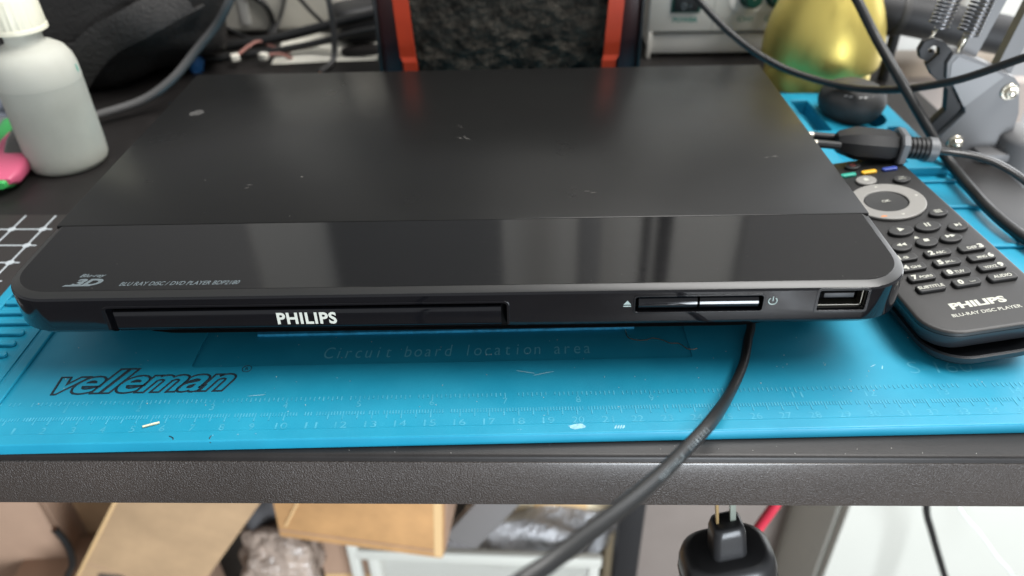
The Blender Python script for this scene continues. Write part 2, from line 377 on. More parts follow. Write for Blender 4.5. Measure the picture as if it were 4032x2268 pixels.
# moulded front: a stack of inset outlines, open slots cut afterwards
def ring(inset, z, yb=-0.03, rad=1.75):
    r_ = max(rad-inset, 0.3)
    return [(x, y, z) for x, y in rrect(-W+inset, W-inset, -4.62+inset, yb, (r_, r_, 0.01, 0.01), 14)]
g = G(); g.loops([ring(.4, 2.06), ring(.2, 2.2), ring(.06, 2.36), ring(0.01, 2.41), ring(0, 2.46), ring(0, 3.66), ring(0.02, 3.70), ring(0.06, 3.735), ring(0.12, 3.76), ring(0.3, 3.828), ring(0.34, 3.84)])
front = g.make('front_panel', m_gloss, pl, smooth=25)
def cut(ob, cutters):
    for c in cutters:
        md = ob.modifiers.new('b', 'BOOLEAN'); md.operation = 'DIFFERENCE'; md.object = c; md.solver = 'EXACT'
    dg = bpy.context.evaluated_depsgraph_get(); me = bpy.data.meshes.new_from_object(ob.evaluated_get(dg))
    ob.modifiers.clear(); old = ob.data; ob.data = me; bpy.data.meshes.remove(old)
    me.set_sharp_from_angle(angle=R(25))
    for c in cutters:
        dm = c.data; bpy.data.objects.remove(c); bpy.data.meshes.remove(dm)
def lean(ob):
    # the moulded face leans: its foot stands further forward than its top edge
    for v in ob.data.vertices:
        z, y = v.co.z/S, v.co.y/S
        if z < 3.66 and y < -0.5:
            w_ = min(1, max(0, (-y-1.0)/3.0)); z2 = 3.66-(3.66-z)/(1+.047*w_)
            v.co.z = z2*S; v.co.y = (y-.06*(3.66-z2)*w_)*S
def yface(outline, y0, y1, bev=0.0):
    """plate drawn in x,z, thick along y"""
    return G().plate([outline], y0, y1, bev, xf=lambda a, b_, c: (a, c, b_))
cA = yface(rrect(-11.76, 1.84, 1.8, 3.36, (0.01, 0.01, 0.16, 0.16)), -5.2, -4.1).make('c', m_void, pl)
cB = yface(rrect(6.12, 10.36, 2.87, 3.5, 0.1), -5.2, -4.25).make('c', m_void, pl)
cC = yface(rrect(12.2, 13.78, 2.84, 3.64, 0.06), -5.2, -4.0).make('c', m_void, pl)
bpy.context.view_layer.update(); cut(front, [cA, cB, cC])
m_cham = M('satin_black_chamfer', (0.014, 0.014, 0.0135), 0.34, spec=0.5)
G().loops([ring(0.05, 3.735), ring(0.06, 3.742), ring(0.12, 3.768), ring(0.3, 3.836), ring(0.335, 3.8405)], cap=False).make('front_chamfer', m_cham, pl, smooth=60)
# glossy top strip of the front (brushed look), laid on the moulding
G().loops([ring(0.33, 3.841), ring(0.33, 3.846), ring(0.345, 3.848)]).make('top_strip', m_strip, pl, smooth=0)
G().box(-W+.1, W-.1, -0.05, 0.05, 3.70, 3.81).make('seam', m_void, pl)
# linings of the slots
G().box(-11.72, 1.8, -4.16, -4.05, 2.02, 3.31).make('slot_lining', m_void, pl)
G().box(6.14, 10.34, -4.31, -4.24, 2.89, 3.48).make('slot_lining', m_void, pl)
# loading tray door with its name
door = G(); P_ = [(-4.13, 2.1), (-4.3, 2.14), (-4.42, 2.24), (-4.54, 2.39), (-4.575, 2.44), (-4.58, 2.5), (-4.58, 3.08), (-4.565, 3.125), (-4.53, 3.155), (-4.48, 3.165), (-4.13, 3.165)]
door.add([(-11.52, y, z) for y, z in P_]+[(1.62, y, z) for y, z in P_], [tuple((i, (i+1) % len(P_), (i+1) % len(P_)+len(P_), i+len(P_))) for i in range(len(P_))]+[tuple(range(len(P_))), tuple(range(len(P_), 2*len(P_)))])
dr = door.make('tray_door', m_gloss, pl, smooth=30)
text('PHILIPS', 'lettering', m_white, dr, (-6.0, -4.586, 2.53), (1, 0, 0), (0, 0, 1), 2.03, 0.5, bold=0.032, spacing=1.1)
# two long push buttons
BP = [(-4.32, 2.91), (-4.5, 2.93), (-4.56, 2.99), (-4.585, 3.12), (-4.56, 3.26), (-4.48, 3.38), (-4.32, 3.42)]
for x0, x1 in ((6.24, 8.2), (8.28, 10.24)):
    n = len(BP); G().add([(x0, y, z) for y, z in BP]+[(x1, y, z) for y, z in BP], [(i, (i+1) % n, (i+1) % n+n, i+n) for i in range(n)]+[tuple(range(n)), tuple(range(n, 2*n))]).make('push_button', m_gloss, pl, smooth=50)
# moulded frame round the buttons
yface(rrect(6.06, 10.42, 2.81, 3.56, 0.13), -4.63, -4.60, 0.01)
G().plate([rrect(6.05, 10.43, 2.80, 3.57, 0.14), rrect(6.12, 10.36, 2.87, 3.5, 0.1)], -4.64, -4.6, 0.012, xf=lambda a, b_, c: (a, c, b_)).make('button_frame', m_gloss, pl)
G().plate([rrect(-11.83, 1.91, 1.9, 3.43, (0.01, 0.01, 0.2, 0.2)), rrect(-11.76, 1.84, 1.8, 3.36, (0.01, 0.01, 0.16, 0.16))], -4.645, -4.61, 0.012, xf=lambda a, b_, c: (a, c, max(b_, 2.44))).make('slot_lip', m_gloss, pl)
# icons
g = G(); g.add([(5.72, -4.628, 3.19), (6.0-.02, -4.628, 3.19), (5.85, -4.628, 3.36)], [(0, 1, 2)]); g.add([(5.72, -4.628, 3.1), (5.98, -4.628, 3.1), (5.98, -4.628, 3.15), (5.72, -4.628, 3.15)], [(0, 1, 2, 3)])
g.make('eject_symbol', m_iprint, pl, smooth=0)
g = G(); g.tube([(10.68+0.14*math.sin(R(a)), -4.625, 3.26+0.14*math.cos(R(a))) for a in range(35, 326, 10)], 0.022, 6, 1); g.tube([(10.68, -4.625, 3.26), (10.68, -4.625, 3.44)], 0.022, 6, 1)
g.make('power_symbol', m_iprint, pl)
# usb socket: folded metal shell, tongue, dark throat
us = G().plate([rrect(12.22, 13.76, 2.86, 3.62, 0.06), rrect(12.27, 13.71, 2.91, 3.57, 0.04)], -4.4, -4.05, 0.0, xf=lambda a, b_, c: (a, c, b_)).make('usb_shell', m_metal, pl)
G().box(12.4, 13.4, -4.5, -4.05, 3.27, 3.46, 0.02).make('usb_tongue', m_matblk, us)
G().box(12.28, 13.7, -4.06, -4.0, 2.9, 3.58).make('usb_throat', m_void, us)
G().plate([rrect(12.1, 13.88, 2.74, 3.74, 0.1), rrect(12.2, 13.78, 2.84, 3.64, 0.06)], -4.63, -4.6, 0.01, xf=lambda a, b_, c: (a, c, b_)).make('usb_bezel', m_gloss, pl)
# printing on the top strip
text('3D', 'printed_logo', m_gprint, pl, (-13.05, -4.0, 3.8495), (1, 0, 0), (0, 1, 0), 1.05, 0.42, bold=0.05, shear=0.35)
G().add([(-13.3, -4.02, 3.8494), (-12.35, -4.02, 3.8494), (-12.3, -3.93, 3.8494), (-13.22, -3.93, 3.8494)], [(0, 1, 2, 3)]).make('printed_logo', m_gprint, pl, smooth=0)
text('Blu-ray', 'printed_logo', m_gprint, pl, (-12.95, -3.54, 3.8495), (1, 0, 0), (0, 1, 0), 0.9, 0.26, bold=0.02, shear=0.35)
text('BLU RAY DISC / DVD PLAYER BDP2180', 'printed_lettering', m_gprint, pl, (-11.35, -4.03, 3.8495), (1, 0, 0), (0, 1, 0), 4.1, 0.23, bold=0.01, shear=0.3)
# underside: curved belly, recessed lower case, feet
g = G(); bo = []
for i in range(41):
    x = -13.2+26.4*i/40; t = abs(x)/13.2; bo.append((x, -4.35+1.6*max(0, (t-0.72)/0.28)**2))
g.loops([[(x*.9, y+1.4, 0.9) for x, y in bo]+[(11.9, 1, 0.9), (-11.9, 1, 0.9)], [(x, y, 2.02) for x, y in bo]+[(13.2, 1, 2.02), (-13.2, 1, 2.02)]])
g.make('belly', m_matblk, pl)
G().box(-14.2, 14.2, -1.6, 15.8, 0.42, 1.9, 0.2).make('lower_case', m_matblk, pl)
for x in (-12, 12):
    for y in (-0.6, 14): G().lathe([(0.7, -0.06), (0.75, 0.0), (0.75, 0.5)], 24, (x, y, 0)).make('foot', m_matblk, pl)
for o in list(pl.children)+[c for k in pl.children for c in k.children]:
    if o.name.split('.')[0] in ('front_panel', 'tray_door', 'lettering', 'push_button', 'button_frame', 'eject_symbol', 'power_symbol', 'usb_shell', 'usb_tongue', 'usb_throat', 'usb_bezel', 'slot_lining', 'slot_lip'): lean(o)
# dried drop and scratches on the cover
m_stain = M('dried_stain', (0.055, 0.053, 0.05), 0.6, var=(900, 0.4)); m_scr = M('scratch', (0.16, 0.15, 0.14), 0.6)
g = G(); blob(g, -13.68, 10.8, 3.843, 0.36, 0.34, 16); g.make('dried_drop', m_stain, pl, smooth=0)
g = G()
for (x, y, a, n) in ((-0.2, 7.3, -0.9, 4), (13.1, 4.85, 0.1, 5), (-0.6, 8.6, 0.4, 2), (-9, 3.0, 0.2, 2), (5.2, 2.0, 0.5, 2)):
    for k in range(n): blob(g, x+random.uniform(-.22, .22), y+random.uniform(-.14, .14), 3.843, random.uniform(.05, .17), 0.012, 7, rot=a+random.uniform(-.5, .5))
blob(g, -6.87, 3.77, 3.844, .05, .05, 8); blob(g, -10.9, 3.6, 3.844, .03, .03, 8); blob(g, -6.6, .5, 3.844, .025, .025, 8)
for i in range(40): blob(g, random.uniform(-15, 15), random.uniform(0.3, 15.8), 3.8445, random.uniform(.006, .016), random.uniform(.006, .014), 6)
for i in range(45): blob(g, random.uniform(-14.5, 14.5), random.uniform(-4.15, -0.2), 3.851, random.uniform(.006, .018), random.uniform(.006, .012), 6)
stuff(g.make('scratches', m_scr, pl, smooth=0))

# ------------------------------------------------------------------ remote control
rc = thing('remote_control', 'black remote control with grey navigation ring beside the player', 'remote control', (16.3, 25.0, 1.84), (0, R(-6.2), R(5.99)))
def rring(i, z, v0=-3.82, v1=9.0, u0=-2.68, u1=2.27, r=1.25):
    q = max(r-i, .2); return [(x, y, z) for x, y in rrect(u0+i, u1-i, v0+i, v1-i, q, 10)]
G().loops([rring(.5, -1.05), rring(.2, -0.86), rring(.06, -.55), rring(0, -.3), rring(0, -.2)]).make('upper_shell', m_rside, rc)
G().loops([rring(.06, -.21), rring(.06, -.17)]).make('shell_joint', m_void, rc)
G().loops([rring(.0, -.175), rring(0, -.06), rring(.05, -.012), rring(.12, 0.0)]).make('face_plate', m_remote, rc)
lo = dict(v0=-4.15, u0=-2.5, u1=1.95, v1=8.6, r=1.5)
G().loops([rring(.75, -1.62, **lo), rring(.25, -1.5, **lo), rring(0.02, -1.25, **lo), rring(0, -1.02, **lo), rring(.12, -1.0, **lo), rring(.16, -1.3, **lo), rring(.5, -1.42, **lo)]).make('lower_shell', m_rside, rc)
m_key = m_rkey
def key(u, v, w_, h, lift=.15, r=.12, m=m_rkey, name='key'):
    return G().plate([rrect(u-w_/2, u+w_/2, v-h/2, v+h/2, r)], -0.02, lift, 0.05).make(name, m, rc)
def rtext(body, u, v, w_, h, z=.156, bold=.02, par=None): return text(body, 'lettering', m_white, par or rc, (u-w_/2, v-h/2, z), (1, 0, 0), (0, 1, 0), w_, h, bold=bold)
rows = (('1', '.@', '2', 'ABC', 'DEF', '3'), ('4', 'GHI', '5', 'JKL', 'MNO', '6'), ('7', 'PQRS', '8', 'TUV', 'WXYZ', '9'))
for i, rw in enumerate(rows):
    v = 0.72-i*0.67
    for j, u in enumerate((-1.42, -0.08, 1.28)):
        k = key(u, v, 1.02, 0.42)
        a, b_ = rw[2*j], rw[2*j+1]
        big, small = (a, b_) if j < 2 else (b_, a)
        sw = .12*len(small)+.02
        if j < 2: rtext(big, u-.26, v, .2, .28, bold=.05, par=k); rtext(small, u-.1+sw/2, v-.05, sw, .16, par=k)
        else: rtext(small, u+.18-sw/2, v-.05, sw, .16, par=k); rtext(big, u+.34, v, .2, .28, bold=.05, par=k)
v = -1.29
k = key(-1.42, v, 1.05, .42); rtext('SUBTITLE', -1.42, v, .95, .17, par=k)
k = key(-0.08, v, 1.02, .42); rtext('0', -.3, v, .2, .27, bold=.05, par=k)
g = G(); g.tube([(.02, v-.02, .157), (.02, v-.07, .157), (.22, v-.07, .157), (.22, v-.02, .157)], .014, 5, 1); g.make('symbol', m_white, k)
k = key(1.28, v, 1.05, .42); rtext('AUDIO', 1.28, v, .68, .18, par=k)
def okey(u, v, a, b_): return G().plate([circ(u, v, a, 28, b_)], -0.02, .15, .05).make('key', m_rkey, rc)
def tri(g, pts): g.add([(x, y, .157) for x, y in pts], [tuple(range(len(pts)))])
k = okey(-.62, 2.55, .52, .36); g = G(); tri(g, [(-.72, 2.44), (-.72, 2.72), (-.46, 2.58)]); g.make('symbol', m_white, k, smooth=0)
k = okey(.52, 2.58, .52, .36); g = G(); tri(g, [(.42, 2.5), (.49, 2.5), (.49, 2.76), (.42, 2.76)]); tri(g, [(.55, 2.5), (.62, 2.5), (.62, 2.76), (.55, 2.76)]); g.make('symbol', m_white, k, smooth=0)
k = okey(1.6, 2.25, .42, .3); g = G(); tri(g, [(1.5, 2.2), (1.5, 2.42), (1.68, 2.31)]); tri(g, [(1.69, 2.2), (1.73, 2.2), (1.73, 2.42), (1.69, 2.42)]); g.make('symbol', m_white, k, smooth=0)
k = okey(-1.15, 1.45, .42, .3); g = G(); tri(g, [(-1.12, 1.42), (-1.12, 1.64), (-1.32, 1.53)]); tri(g, [(-.93, 1.42), (-.93, 1.64), (-1.12, 1.53)]); g.make('symbol', m_white, k, smooth=0)
k = okey(-.08, 1.52, .44, .33); g = G(); tri(g, [(-.17, 1.5), (.03, 1.5), (.03, 1.68), (-.17, 1.68)]); g.make('symbol', m_white, k, smooth=0)
g = G(); tri(g, [(-.32, 2.02), (-.1, 2.02), (-.21, 2.15)]); tri(g, [(-.32, 1.96), (-.1, 1.96), (-.1, 1.99), (-.32, 1.99)]); o = g.make('symbol', m_white, rc, smooth=0); o.location.z = -.15*S
k = okey(.92, 1.55, .44, .3); g = G(); tri(g, [(.75, 1.52), (.75, 1.74), (.95, 1.63)]); tri(g, [(.94, 1.52), (.94, 1.74), (1.14, 1.63)]); g.make('symbol', m_white, k, smooth=0)
k = okey(1.42, 3.42, .4, .27); g = G()
for i in range(3): tri(g, [(1.27, 3.38+i*.085), (1.58, 3.38+i*.085), (1.58, 3.415+i*.085), (1.27, 3.415+i*.085)])
g.make('symbol', m_white, k, smooth=0)
rg = G().plate([circ(-.05, 4.87, 1.58, 48, 1.5), circ(-.1, 4.87, .92, 40, .86)], 0.0, .14, .05).make('navigation_ring', m_rgrey, rc)
for (u, v, a) in ((.02, 6.1, 0), (1.28, 4.95, -90), (.05, 3.66, 180), (-1.35, 4.85, 90)):
    q = R(a); pts = [(-.08, -.05), (.08, -.05), (0, .06)]
    g = G(); g.add([(u+x*math.cos(q)-y*math.sin(q), v+x*math.sin(q)+y*math.cos(q), .145) for x, y in pts], [(0, 1, 2)]); g.make('arrow_mark', m_white, rg, smooth=0)
g = G(); blob(g, -.75, 3.72, .144, .14, .07); g.make('orange_smear', M('orange_wear', srgb(190, 120, 70), .6), rg, smooth=0)
ok = G().lathe([(.9, 0), (.9, .05), (.86, .09), (.5, .06), (0.01, .05)], 40, (-.1, 4.87, 0)).make('ok_key', m_rkey, rc); rtext('OK', -.08, 4.92, .36, .18, z=.1, bold=.01, par=ok)
hk = G().plate([circ(-.06, 6.86, .46, 28, .4)], -0.02, .13, .05).make('home_key', m_rgrey, rc)
g = G(); g.add([(x, y, .137) for x, y in ((-.2, 6.88), (-.06, 7.03), (.08, 6.88), (.03, 6.88), (.03, 6.76), (-.15, 6.76), (-.15, 6.88))], [tuple(range(7))]); g.make('symbol', m_white, hk, smooth=0)
k = okey(1.42, 6.5, .38, .3); rtext('TOP', 1.42, 6.58, .24, .09, bold=0, par=k); rtext('MENU', 1.42, 6.45, .34, .09, bold=0, par=k)
for u, m in ((-1.5, M('red_key', srgb(160, 40, 35), .45)), (-.55, m_teal), (.42, m_yel), (1.4, m_bluk)):
    key(u, 7.6, .72, .26, .12, .12, m, 'colour_key')
pk = okey(-.05, 8.28, .36, .28); g = G(); g.tube([(-.05+.11*math.cos(R(a)), 8.28+.11*math.sin(R(a)), .155) for a in range(0, 361, 20)], .016, 5, 1); g.make('symbol', M('red_print', srgb(150, 60, 50), .5), pk)
text('PHILIPS', 'lettering', m_white, rc, (-1.28, -2.58, .004), (1, 0, 0), (0, 1, 0), 2.02, .36, bold=.045)
text('BLU-RAY DISC PLAYER', 'lettering', m_white, rc, (-1.48, -2.98, .004), (1, 0, 0), (0, 1, 0), 2.5, .17, bold=.01)

# ------------------------------------------------------------------ mains plug on the remote and its lead
pg = thing('mains_plug', 'black two pin mains plug with grey strain relief resting on the remote', 'plug', (14.7, 34.15, 2.78), (0, R(3), R(-6)))
def hexr(x, hy, hz, c=.45): return [(x, y, z) for y, z in ((-hy, -hz*c), (-hy*.55, -hz), (hy*.55, -hz), (hy, -hz*c), (hy, hz*c), (hy*.55, hz), (-hy*.55, hz), (-hy, hz*c))]
G().loops([hexr(0, .45, .36), hexr(.12, .55, .45), hexr(.9, .82, .66), hexr(2.4, .78, .64), hexr(2.75, .62, .56), hexr(2.8, .5, .48)]).make('plug_body', m_plug, pg, smooth=25)
rl = G().loops([hexr(2.75, .8, .72, .6), hexr(2.82, .88, .8, .6), hexr(3.1, .84, .76, .6), hexr(3.16, .6, .52, .6)]).make('strain_relief', m_relief, pg, smooth=30)
for i in range(5): G().lathe([(.44, 0), (.52, .03), (.52, .17), (.44, .2)], 20, (3.16+i*.2, 0, 0), rot=Matrix.Rotation(R(90), 3, 'Y')).make('relief_rib', m_plug, rl)
G().lathe([(.5, 0), (.58, .05), (.58, .4), (.45, .5)], 24, (4.15, 0, 0), rot=Matrix.Rotation(R(90), 3, 'Y')).make('relief_collar', m_relief, pg)
for y in (-.45, .45):
    pn = G().lathe([(.19, -1.0), (.19, 0.1)], 16, (0, y, 0), rot=Matrix.Rotation(R(90), 3, 'Y')).make('pin', m_plug, pg)
    G().lathe([(.08, -1.85), (.17, -1.78), (.19, -1.0), (.185, -.99)], 16, (0, y, 0), rot=Matrix.Rotation(R(90), 3, 'Y')).make('pin_tip', m_metal, pn)
G().tube([(4.5, 0, 0), (5.3, .05, -.05), (6.5, -.1, -.1), (7.6, -.55, -.3), (8.7, -1.05, -.8), (10.2, -1.6, -1.8), (12.0, -2.0, -3.0)], .17, 12, 8, ab=[(.17, .26)]*7).make('lead', M('black_pvc_glossy', (.018, .018, .018), .22), pg)

# ------------------------------------------------------------------ printed flat cord hanging over the desk edge
A = [(8.75, 25.5, 0.3), (8.55, 23.41, 0.3), (8.22, 22.4, 0.25), (7.71, 20.97, 0.25), (6.77, 19.08, 0.6), (5.26, 15.86, 2.57), (4.14, 14.06, 3.37), (3.12, 12.48, 4.12), (2.06, 11.0, 4.84), (1.08, 9.84, 5.32), (.23, 8.98, 5.53), (-.65, 8.39, 5.43), (-2.6, 7.6, 4.4), (-4.6, 7.0, 1.5), (-5.6, 6.8, -5), (-5.8, 6.9, -20)]
fc = thing('power_cord', 'black flat power cord with white print hanging over the desk front', 'cord', A[0])
off = Vector(A[0]); AL = [Vector(p)-off for p in A]
side = Vector((.75, -.15, -.6))      # wide face looks up and toward the front
mj = [(1, 0, 0)]*3+[(.95, .1, -.1), (.85, .2, -.35)]+[(.72, -.05, -.68)]*(len(A)-5)
gc = G(); gc.tube(AL, .2, 16, 10, ab=[(.17, .25)]*3+[(.17, .22), (.18, .18)]+[(.205, .15)]*(len(A)-5), major=mj)
cd = gc.make('cord', m_cord, fc, smooth=60)
path = gc.path
def along(s_):
    acc = 0
    for i in range(len(path)-1):
        l = (path[i+1]-path[i]).length
        if acc+l >= s_: return path[i].lerp(path[i+1], (s_-acc)/l), (path[i+1]-path[i]).normalized()
        acc += l
st = 0
best = min(range(len(path)), key=lambda i: (path[i]+off-Vector((2.85, 12.1, 4.3))).length)
s0 = sum((path[i+1]-path[i]).length for i in range(best))
g = G(); body = 'H03VVH2-F  2X0.5mm2'; camp = Vector((0, 0, H))
sp = s0
for ch in body:
    wch = .19 if ch not in 'm' else .22
    sp -= wch
    if ch == ' ': continue
    q, tan = along(sp); tan = -tan            # reads up the cord
    nd = (camp-(q+off)); nd = (nd-tan*nd.dot(tan)).normalized(); yd = nd.cross(tan)
    # tuck the print to the lower right flank
    text(ch, '', None, None, q+nd*.165-yd*.12, tan, yd, .12 if ch not in '-' else .09, .13 if ch not in '-' else .03, g=g, bold=.01)
g.make('cord_print', m_gprint, cd, smooth=0)

# ------------------------------------------------------------------ loose cables behind
def cable(name, label, pts, r, m, g_=None):
    o = thing(name, label, 'cable', pts[0], group=g_); q = Vector(pts[0])
    G().tube([Vector(p)-q for p in pts], r, 12, 8).make('sheath', m, o, smooth=60)
    for e, f_ in ((pts[0], pts[1]), (pts[-1], pts[-2])):
        a = Vector(e)-q; dr_ = (Vector(e)-Vector(f_)).normalized()
        G().tube([a, a+dr_*.25], r*.5, 8, 1).make('conductor', m_copper, o)
    return o
cable('thick_cable', 'thick grey cable curving up behind the squeeze bottle', [(-31, 42.2, -.1), (-28.02, 43, .0), (-26.45, 44, .2), (-24.16, 45.5, .54), (-22.4, 46.6, 1.5), (-20.9, 47.6, 2.93), (-19.3, 47.8, 4.44), (-17.9, 47.2, 6.1), (-16.6, 47.6, 8.3), (-15.5, 50, 11)], .27, m_cordg)
cable('sagging_cable', 'black cable sagging in front of the brass pot to the right edge', [(6, 51, 11), (8.55, 48, 7.53), (9.96, 46.5, 6.03), (12.12, 45, 4.27), (14.76, 44, 2.87), (17.5, 42.2, 2.46), (19.35, 40, 3.02), (21.05, 37.3, 4.51), (22.7, 35, 6.5), (23.3, 33.5, 7.6), (24.5, 31, 10)], .2, m_cord)
cable('steep_cable', 'black cable dropping steeply onto the mat behind the remote', [(16, 47, 11), (17.09, 45, 8.14), (17.95, 43.5, 6.77), (18.84, 42, 5.17), (19.5, 39.3, 3.78), (20.6, 37.4, 2.02), (21.5, 36.0, .75), (21.5, 33.61, .55), (21.5, 31.06, .5), (21.9, 28.98, .45), (22.56, 26.99, .45), (24, 23, -.1)], .26, m_cord)
gb = 'thin cords tangled on the white box'
cable('thin_cable', 'thin black cord looping at the left of the white box', [(-24, 60, 6.5), (-24.79, 60, 3.45), (-24.95, 60, 2.43), (-24.35, 60, 1.27), (-22.32, 59.5, .2), (-20, 58, -.1)], .16, m_cord)
cable('thin_cable', 'thin black cord bending down in an arc before the white box', [(-23.5, 61, 4.2), (-21.35, 61, 2.78), (-20.36, 61, 1.82), (-20.09, 61, .64), (-20.43, 60.5, -.1)], .22, m_cord)
cable('thin_cable', 'thin grey cord hanging upright before the white box', [(-18.2, 61, 4.5), (-18.8, 61, 2.49), (-19.49, 61, .94), (-20.1, 60.5, -.1)], .14, m_cordg)
cable('thin_cable', 'thin black cord slanting down toward the fume extractor', [(-19.5, 60, 5), (-17.61, 60, 3.01), (-16.57, 60, 1.68), (-15.39, 60, .41), (-14.2, 59, -.1)], .16, m_cord)
cable('upright_cord', 'grey cord hanging straight down behind the player cover', [(-14.2, 55, 9), (-13.96, 55, 4.64), (-13.88, 55, 3.44), (-13.88, 55, 1.67), (-14.1, 54.5, -.1), (-14.5, 52, -.15)], .21, m_cordg)
cable('lying_cable', 'thick black cable lying level below the white box', [(-29, 54, 0.1), (-25.84, 55, .0), (-22.87, 56, .35), (-19.21, 56.5, .75), (-15.82, 57, 1.35), (-11.69, 57, 2.3), (-8, 57, 3)], .38, m_cord)
cable('lying_cable', 'second black cable running just under the level one', [(-28.5, 53, -.05), (-25, 54.2, -.1), (-22, 55, .0), (-18.5, 55.7, .2), (-15.5, 56.2, .6), (-11.7, 56, 1.5), (-8, 55.5, 2)], .26, m_cord)

# ------------------------------------------------------------------ squeeze bottle
m_pe = M('milky_polyethylene', srgb(203, 203, 192), .45, sss=.35, trans=.28, ior=1.2, var=(25, .06))
m_pel = M('milky_polyethylene_filled', srgb(184, 185, 175), .45, sss=.35, trans=.28, ior=1.2, var=(40, .08))
m_cap = M('cream_cap', srgb(206, 203, 184), .45, sss=.2, var=(60, .06))
bt = thing('squeeze_bottle', 'milky plastic squeeze bottle with ribbed cap, part full, left of player', 'bottle', (-25.75, 38.85, DZ))
G().lathe([(0.01, .18), (1.5, .12), (1.75, .0), (1.95, .12), (2.05, .4), (2.07, 1.0), (2.05, 4.75)], 56).make('filled_body', m_pel, bt, smooth=60)
G().lathe([(2.05, 4.75), (2.06, 4.8), (2.04, 5.4), (1.95, 5.9), (1.7, 6.35), (1.3, 6.62), (.98, 6.75), (.9, 6.85), (.9, 7.5)], 56).make('shoulder', m_pe, bt, smooth=60)
def rib(a, z): return 1+.022*(1 if math.sin(a*24) > 0 else -1)
G().lathe([(1.24, 7.38), (1.32, 7.42), (1.32, 7.62), (1.28, 7.66)], 144).make('cap_band', m_cap, bt, smooth=60)
G().lathe([(1.26, 7.66), (1.24, 8.9), (1.18, 9.1), (.9, 9.2), (.5, 9.3), (.42, 10.3), (.2, 10.5)], 144, sq=lambda a, z: rib(a, z) if 7.4 < z < 8.9 else 1).make('cap', m_cap, bt, smooth=30)
o = G().lathe([(.02, 0), (.22, .02), (.22, .025), (.02, .03)], 10).make('paint_fleck', M('turquoise_fleck', srgb(70, 170, 150), .6), bt); o.location = (2.02*S, .3*S, 5.3*S); o.rotation_euler = (0, R(85), R(8)); o.scale = (1.0, .35, 1)

# ------------------------------------------------------------------ left: pen, grid board, clutter
m_pink = M('pink_plastic', srgb(188, 86, 114), .35); m_grn = M('green_plastic', srgb(58, 160, 82), .35); m_smoke = M('smoked_plastic', (.06, .055, .05), .25)
pn = thing('cutter_knife', 'chunky pink and green craft knife beside the bottle', 'knife', (-28.85, 38.6, .3), (R(0), R(8), R(21)))
G().loops([[(x*k, y, z*k) for x, z in rrect(-1.0, 1.0, -.5, .5, .35, 5)] for y, k in ((-4.2, .35), (-3.6, .75), (-2, 1), (2, 1), (4, .9), (4.6, .5))]).make('green_body', m_grn, pn)
G().loops([[(x*k+.35, y, z*k+.14) for x, z in rrect(-.9, .9, -.5, .5, .35, 5)] for y, k in ((-4.0, .3), (-3.5, .75), (-2, 1), (.6, .95), (2.2, .7), (3.0, .25))]).make('pink_grip', m_pink, pn)
G().loops([[(x*k+.55, y, z*k+.22) for x, z in rrect(-.75, .75, -.5, .5, .35, 5)] for y, k in ((-2.2, .3), (-1.4, .9), (.5, 1), (2.2, .9), (3.2, .4))]).make('smoked_window', m_smoke, pn)
gb_ = thing('grid_board', 'black board printed with a white dotted grid left of the player', 'board', (-60, 12, DZ))
m_board = M('black_board', (.022, .019, .018), .5, dust=(130, .9, .6, (.14, .13, .12)), bump=(2000, .1, .0004))
G().box(0, 38.0, 9.0, 20.85, 0.004, .085, .03).make('sheet', m_board, gb_)
m_line = M('white_ink', srgb(175, 182, 186), .5); g = G()
ys = [19.45-1.45*i for i in range(7)]; xs = [36.5-1.52*i for i in range(22)]
for y in ys: g.box(2, 36.95, y-.045, y+.045, .086, .089)
for x in xs: g.box(x-.045, x+.045, 9.4, 20.75, .0865, .0895)
for y in ys:
    for x in xs: g.plate([circ(x, y, .19, 14)], .087, .0905)
stuff(g.make('printed_grid', m_line, gb_, smooth=0))
# clutter at the far left edge
m_navy = M('navy_film', (.03, .04, .09), .3, var=(120, .8, (.35, .38, .45)), bump=(150, .6, .003))
m_red = M('red_plastic', srgb(170, 40, 40), .4)
def lump(name, label, cat, c, d, m, seed=0, amp=.12, rz=0, sq=2.6, parts=None):
    """soft rounded body: super-ellipsoid pushed about by a few waves"""
    rnd = random.Random(seed); ph = [rnd.uniform(0, 6.28) for _ in range(6)]
    vs_ = []; fs_ = []; nu, nv = 40, 22
    for j in range(nv+1):
        for i in range(nu):
            a = 2*math.pi*i/nu; b_ = math.pi*(j/nv-.5)
            f = lambda t, e: math.copysign(abs(t)**(2/e), t)
            x, y, z = f(math.cos(b_), sq)*f(math.cos(a), sq), f(math.cos(b_), sq)*f(math.sin(a), sq), f(math.sin(b_), sq)
            k = 1+amp*(math.sin(3*x+ph[0])*math.sin(2.5*z+ph[1])+.6*math.sin(5*y+4*x+ph[2])+.4*math.sin(9*z+5*x+ph[3]))*.6
            vs_.append((x*d[0]*k, y*d[1]*k, max((z*k+1)*d[2], 0)))
    for j in range(nv):
        for i in range(nu): fs_.append((j*nu+i, j*nu+(i+1) % nu, (j+1)*nu+(i+1) % nu, (j+1)*nu+i))
    fs_.append(tuple(range(nu))[::-1]); fs_.append(tuple(range(nv*nu, nv*nu+nu)))
    o = G().add(vs_, fs_).make(name, m, None, smooth=80)
    o.location = Vector(c)*S; o.rotation_euler = (0, 0, rz); tag(o, label, cat); return o
lump('foil_packet', 'crumpled navy and white packet at the left edge behind the bottle', 'packet', (-34.6, 45.0, DZ), (3.2, 1.6, .9), m_navy, 3, .35, .4)
lump('grey_case', 'small grey case lying left of the bottle', 'case', (-33.2, 42.4, DZ), (2.4, 1.1, .45), M('grey_plastic', (.12, .13, .13), .5), 5, .05, .3)
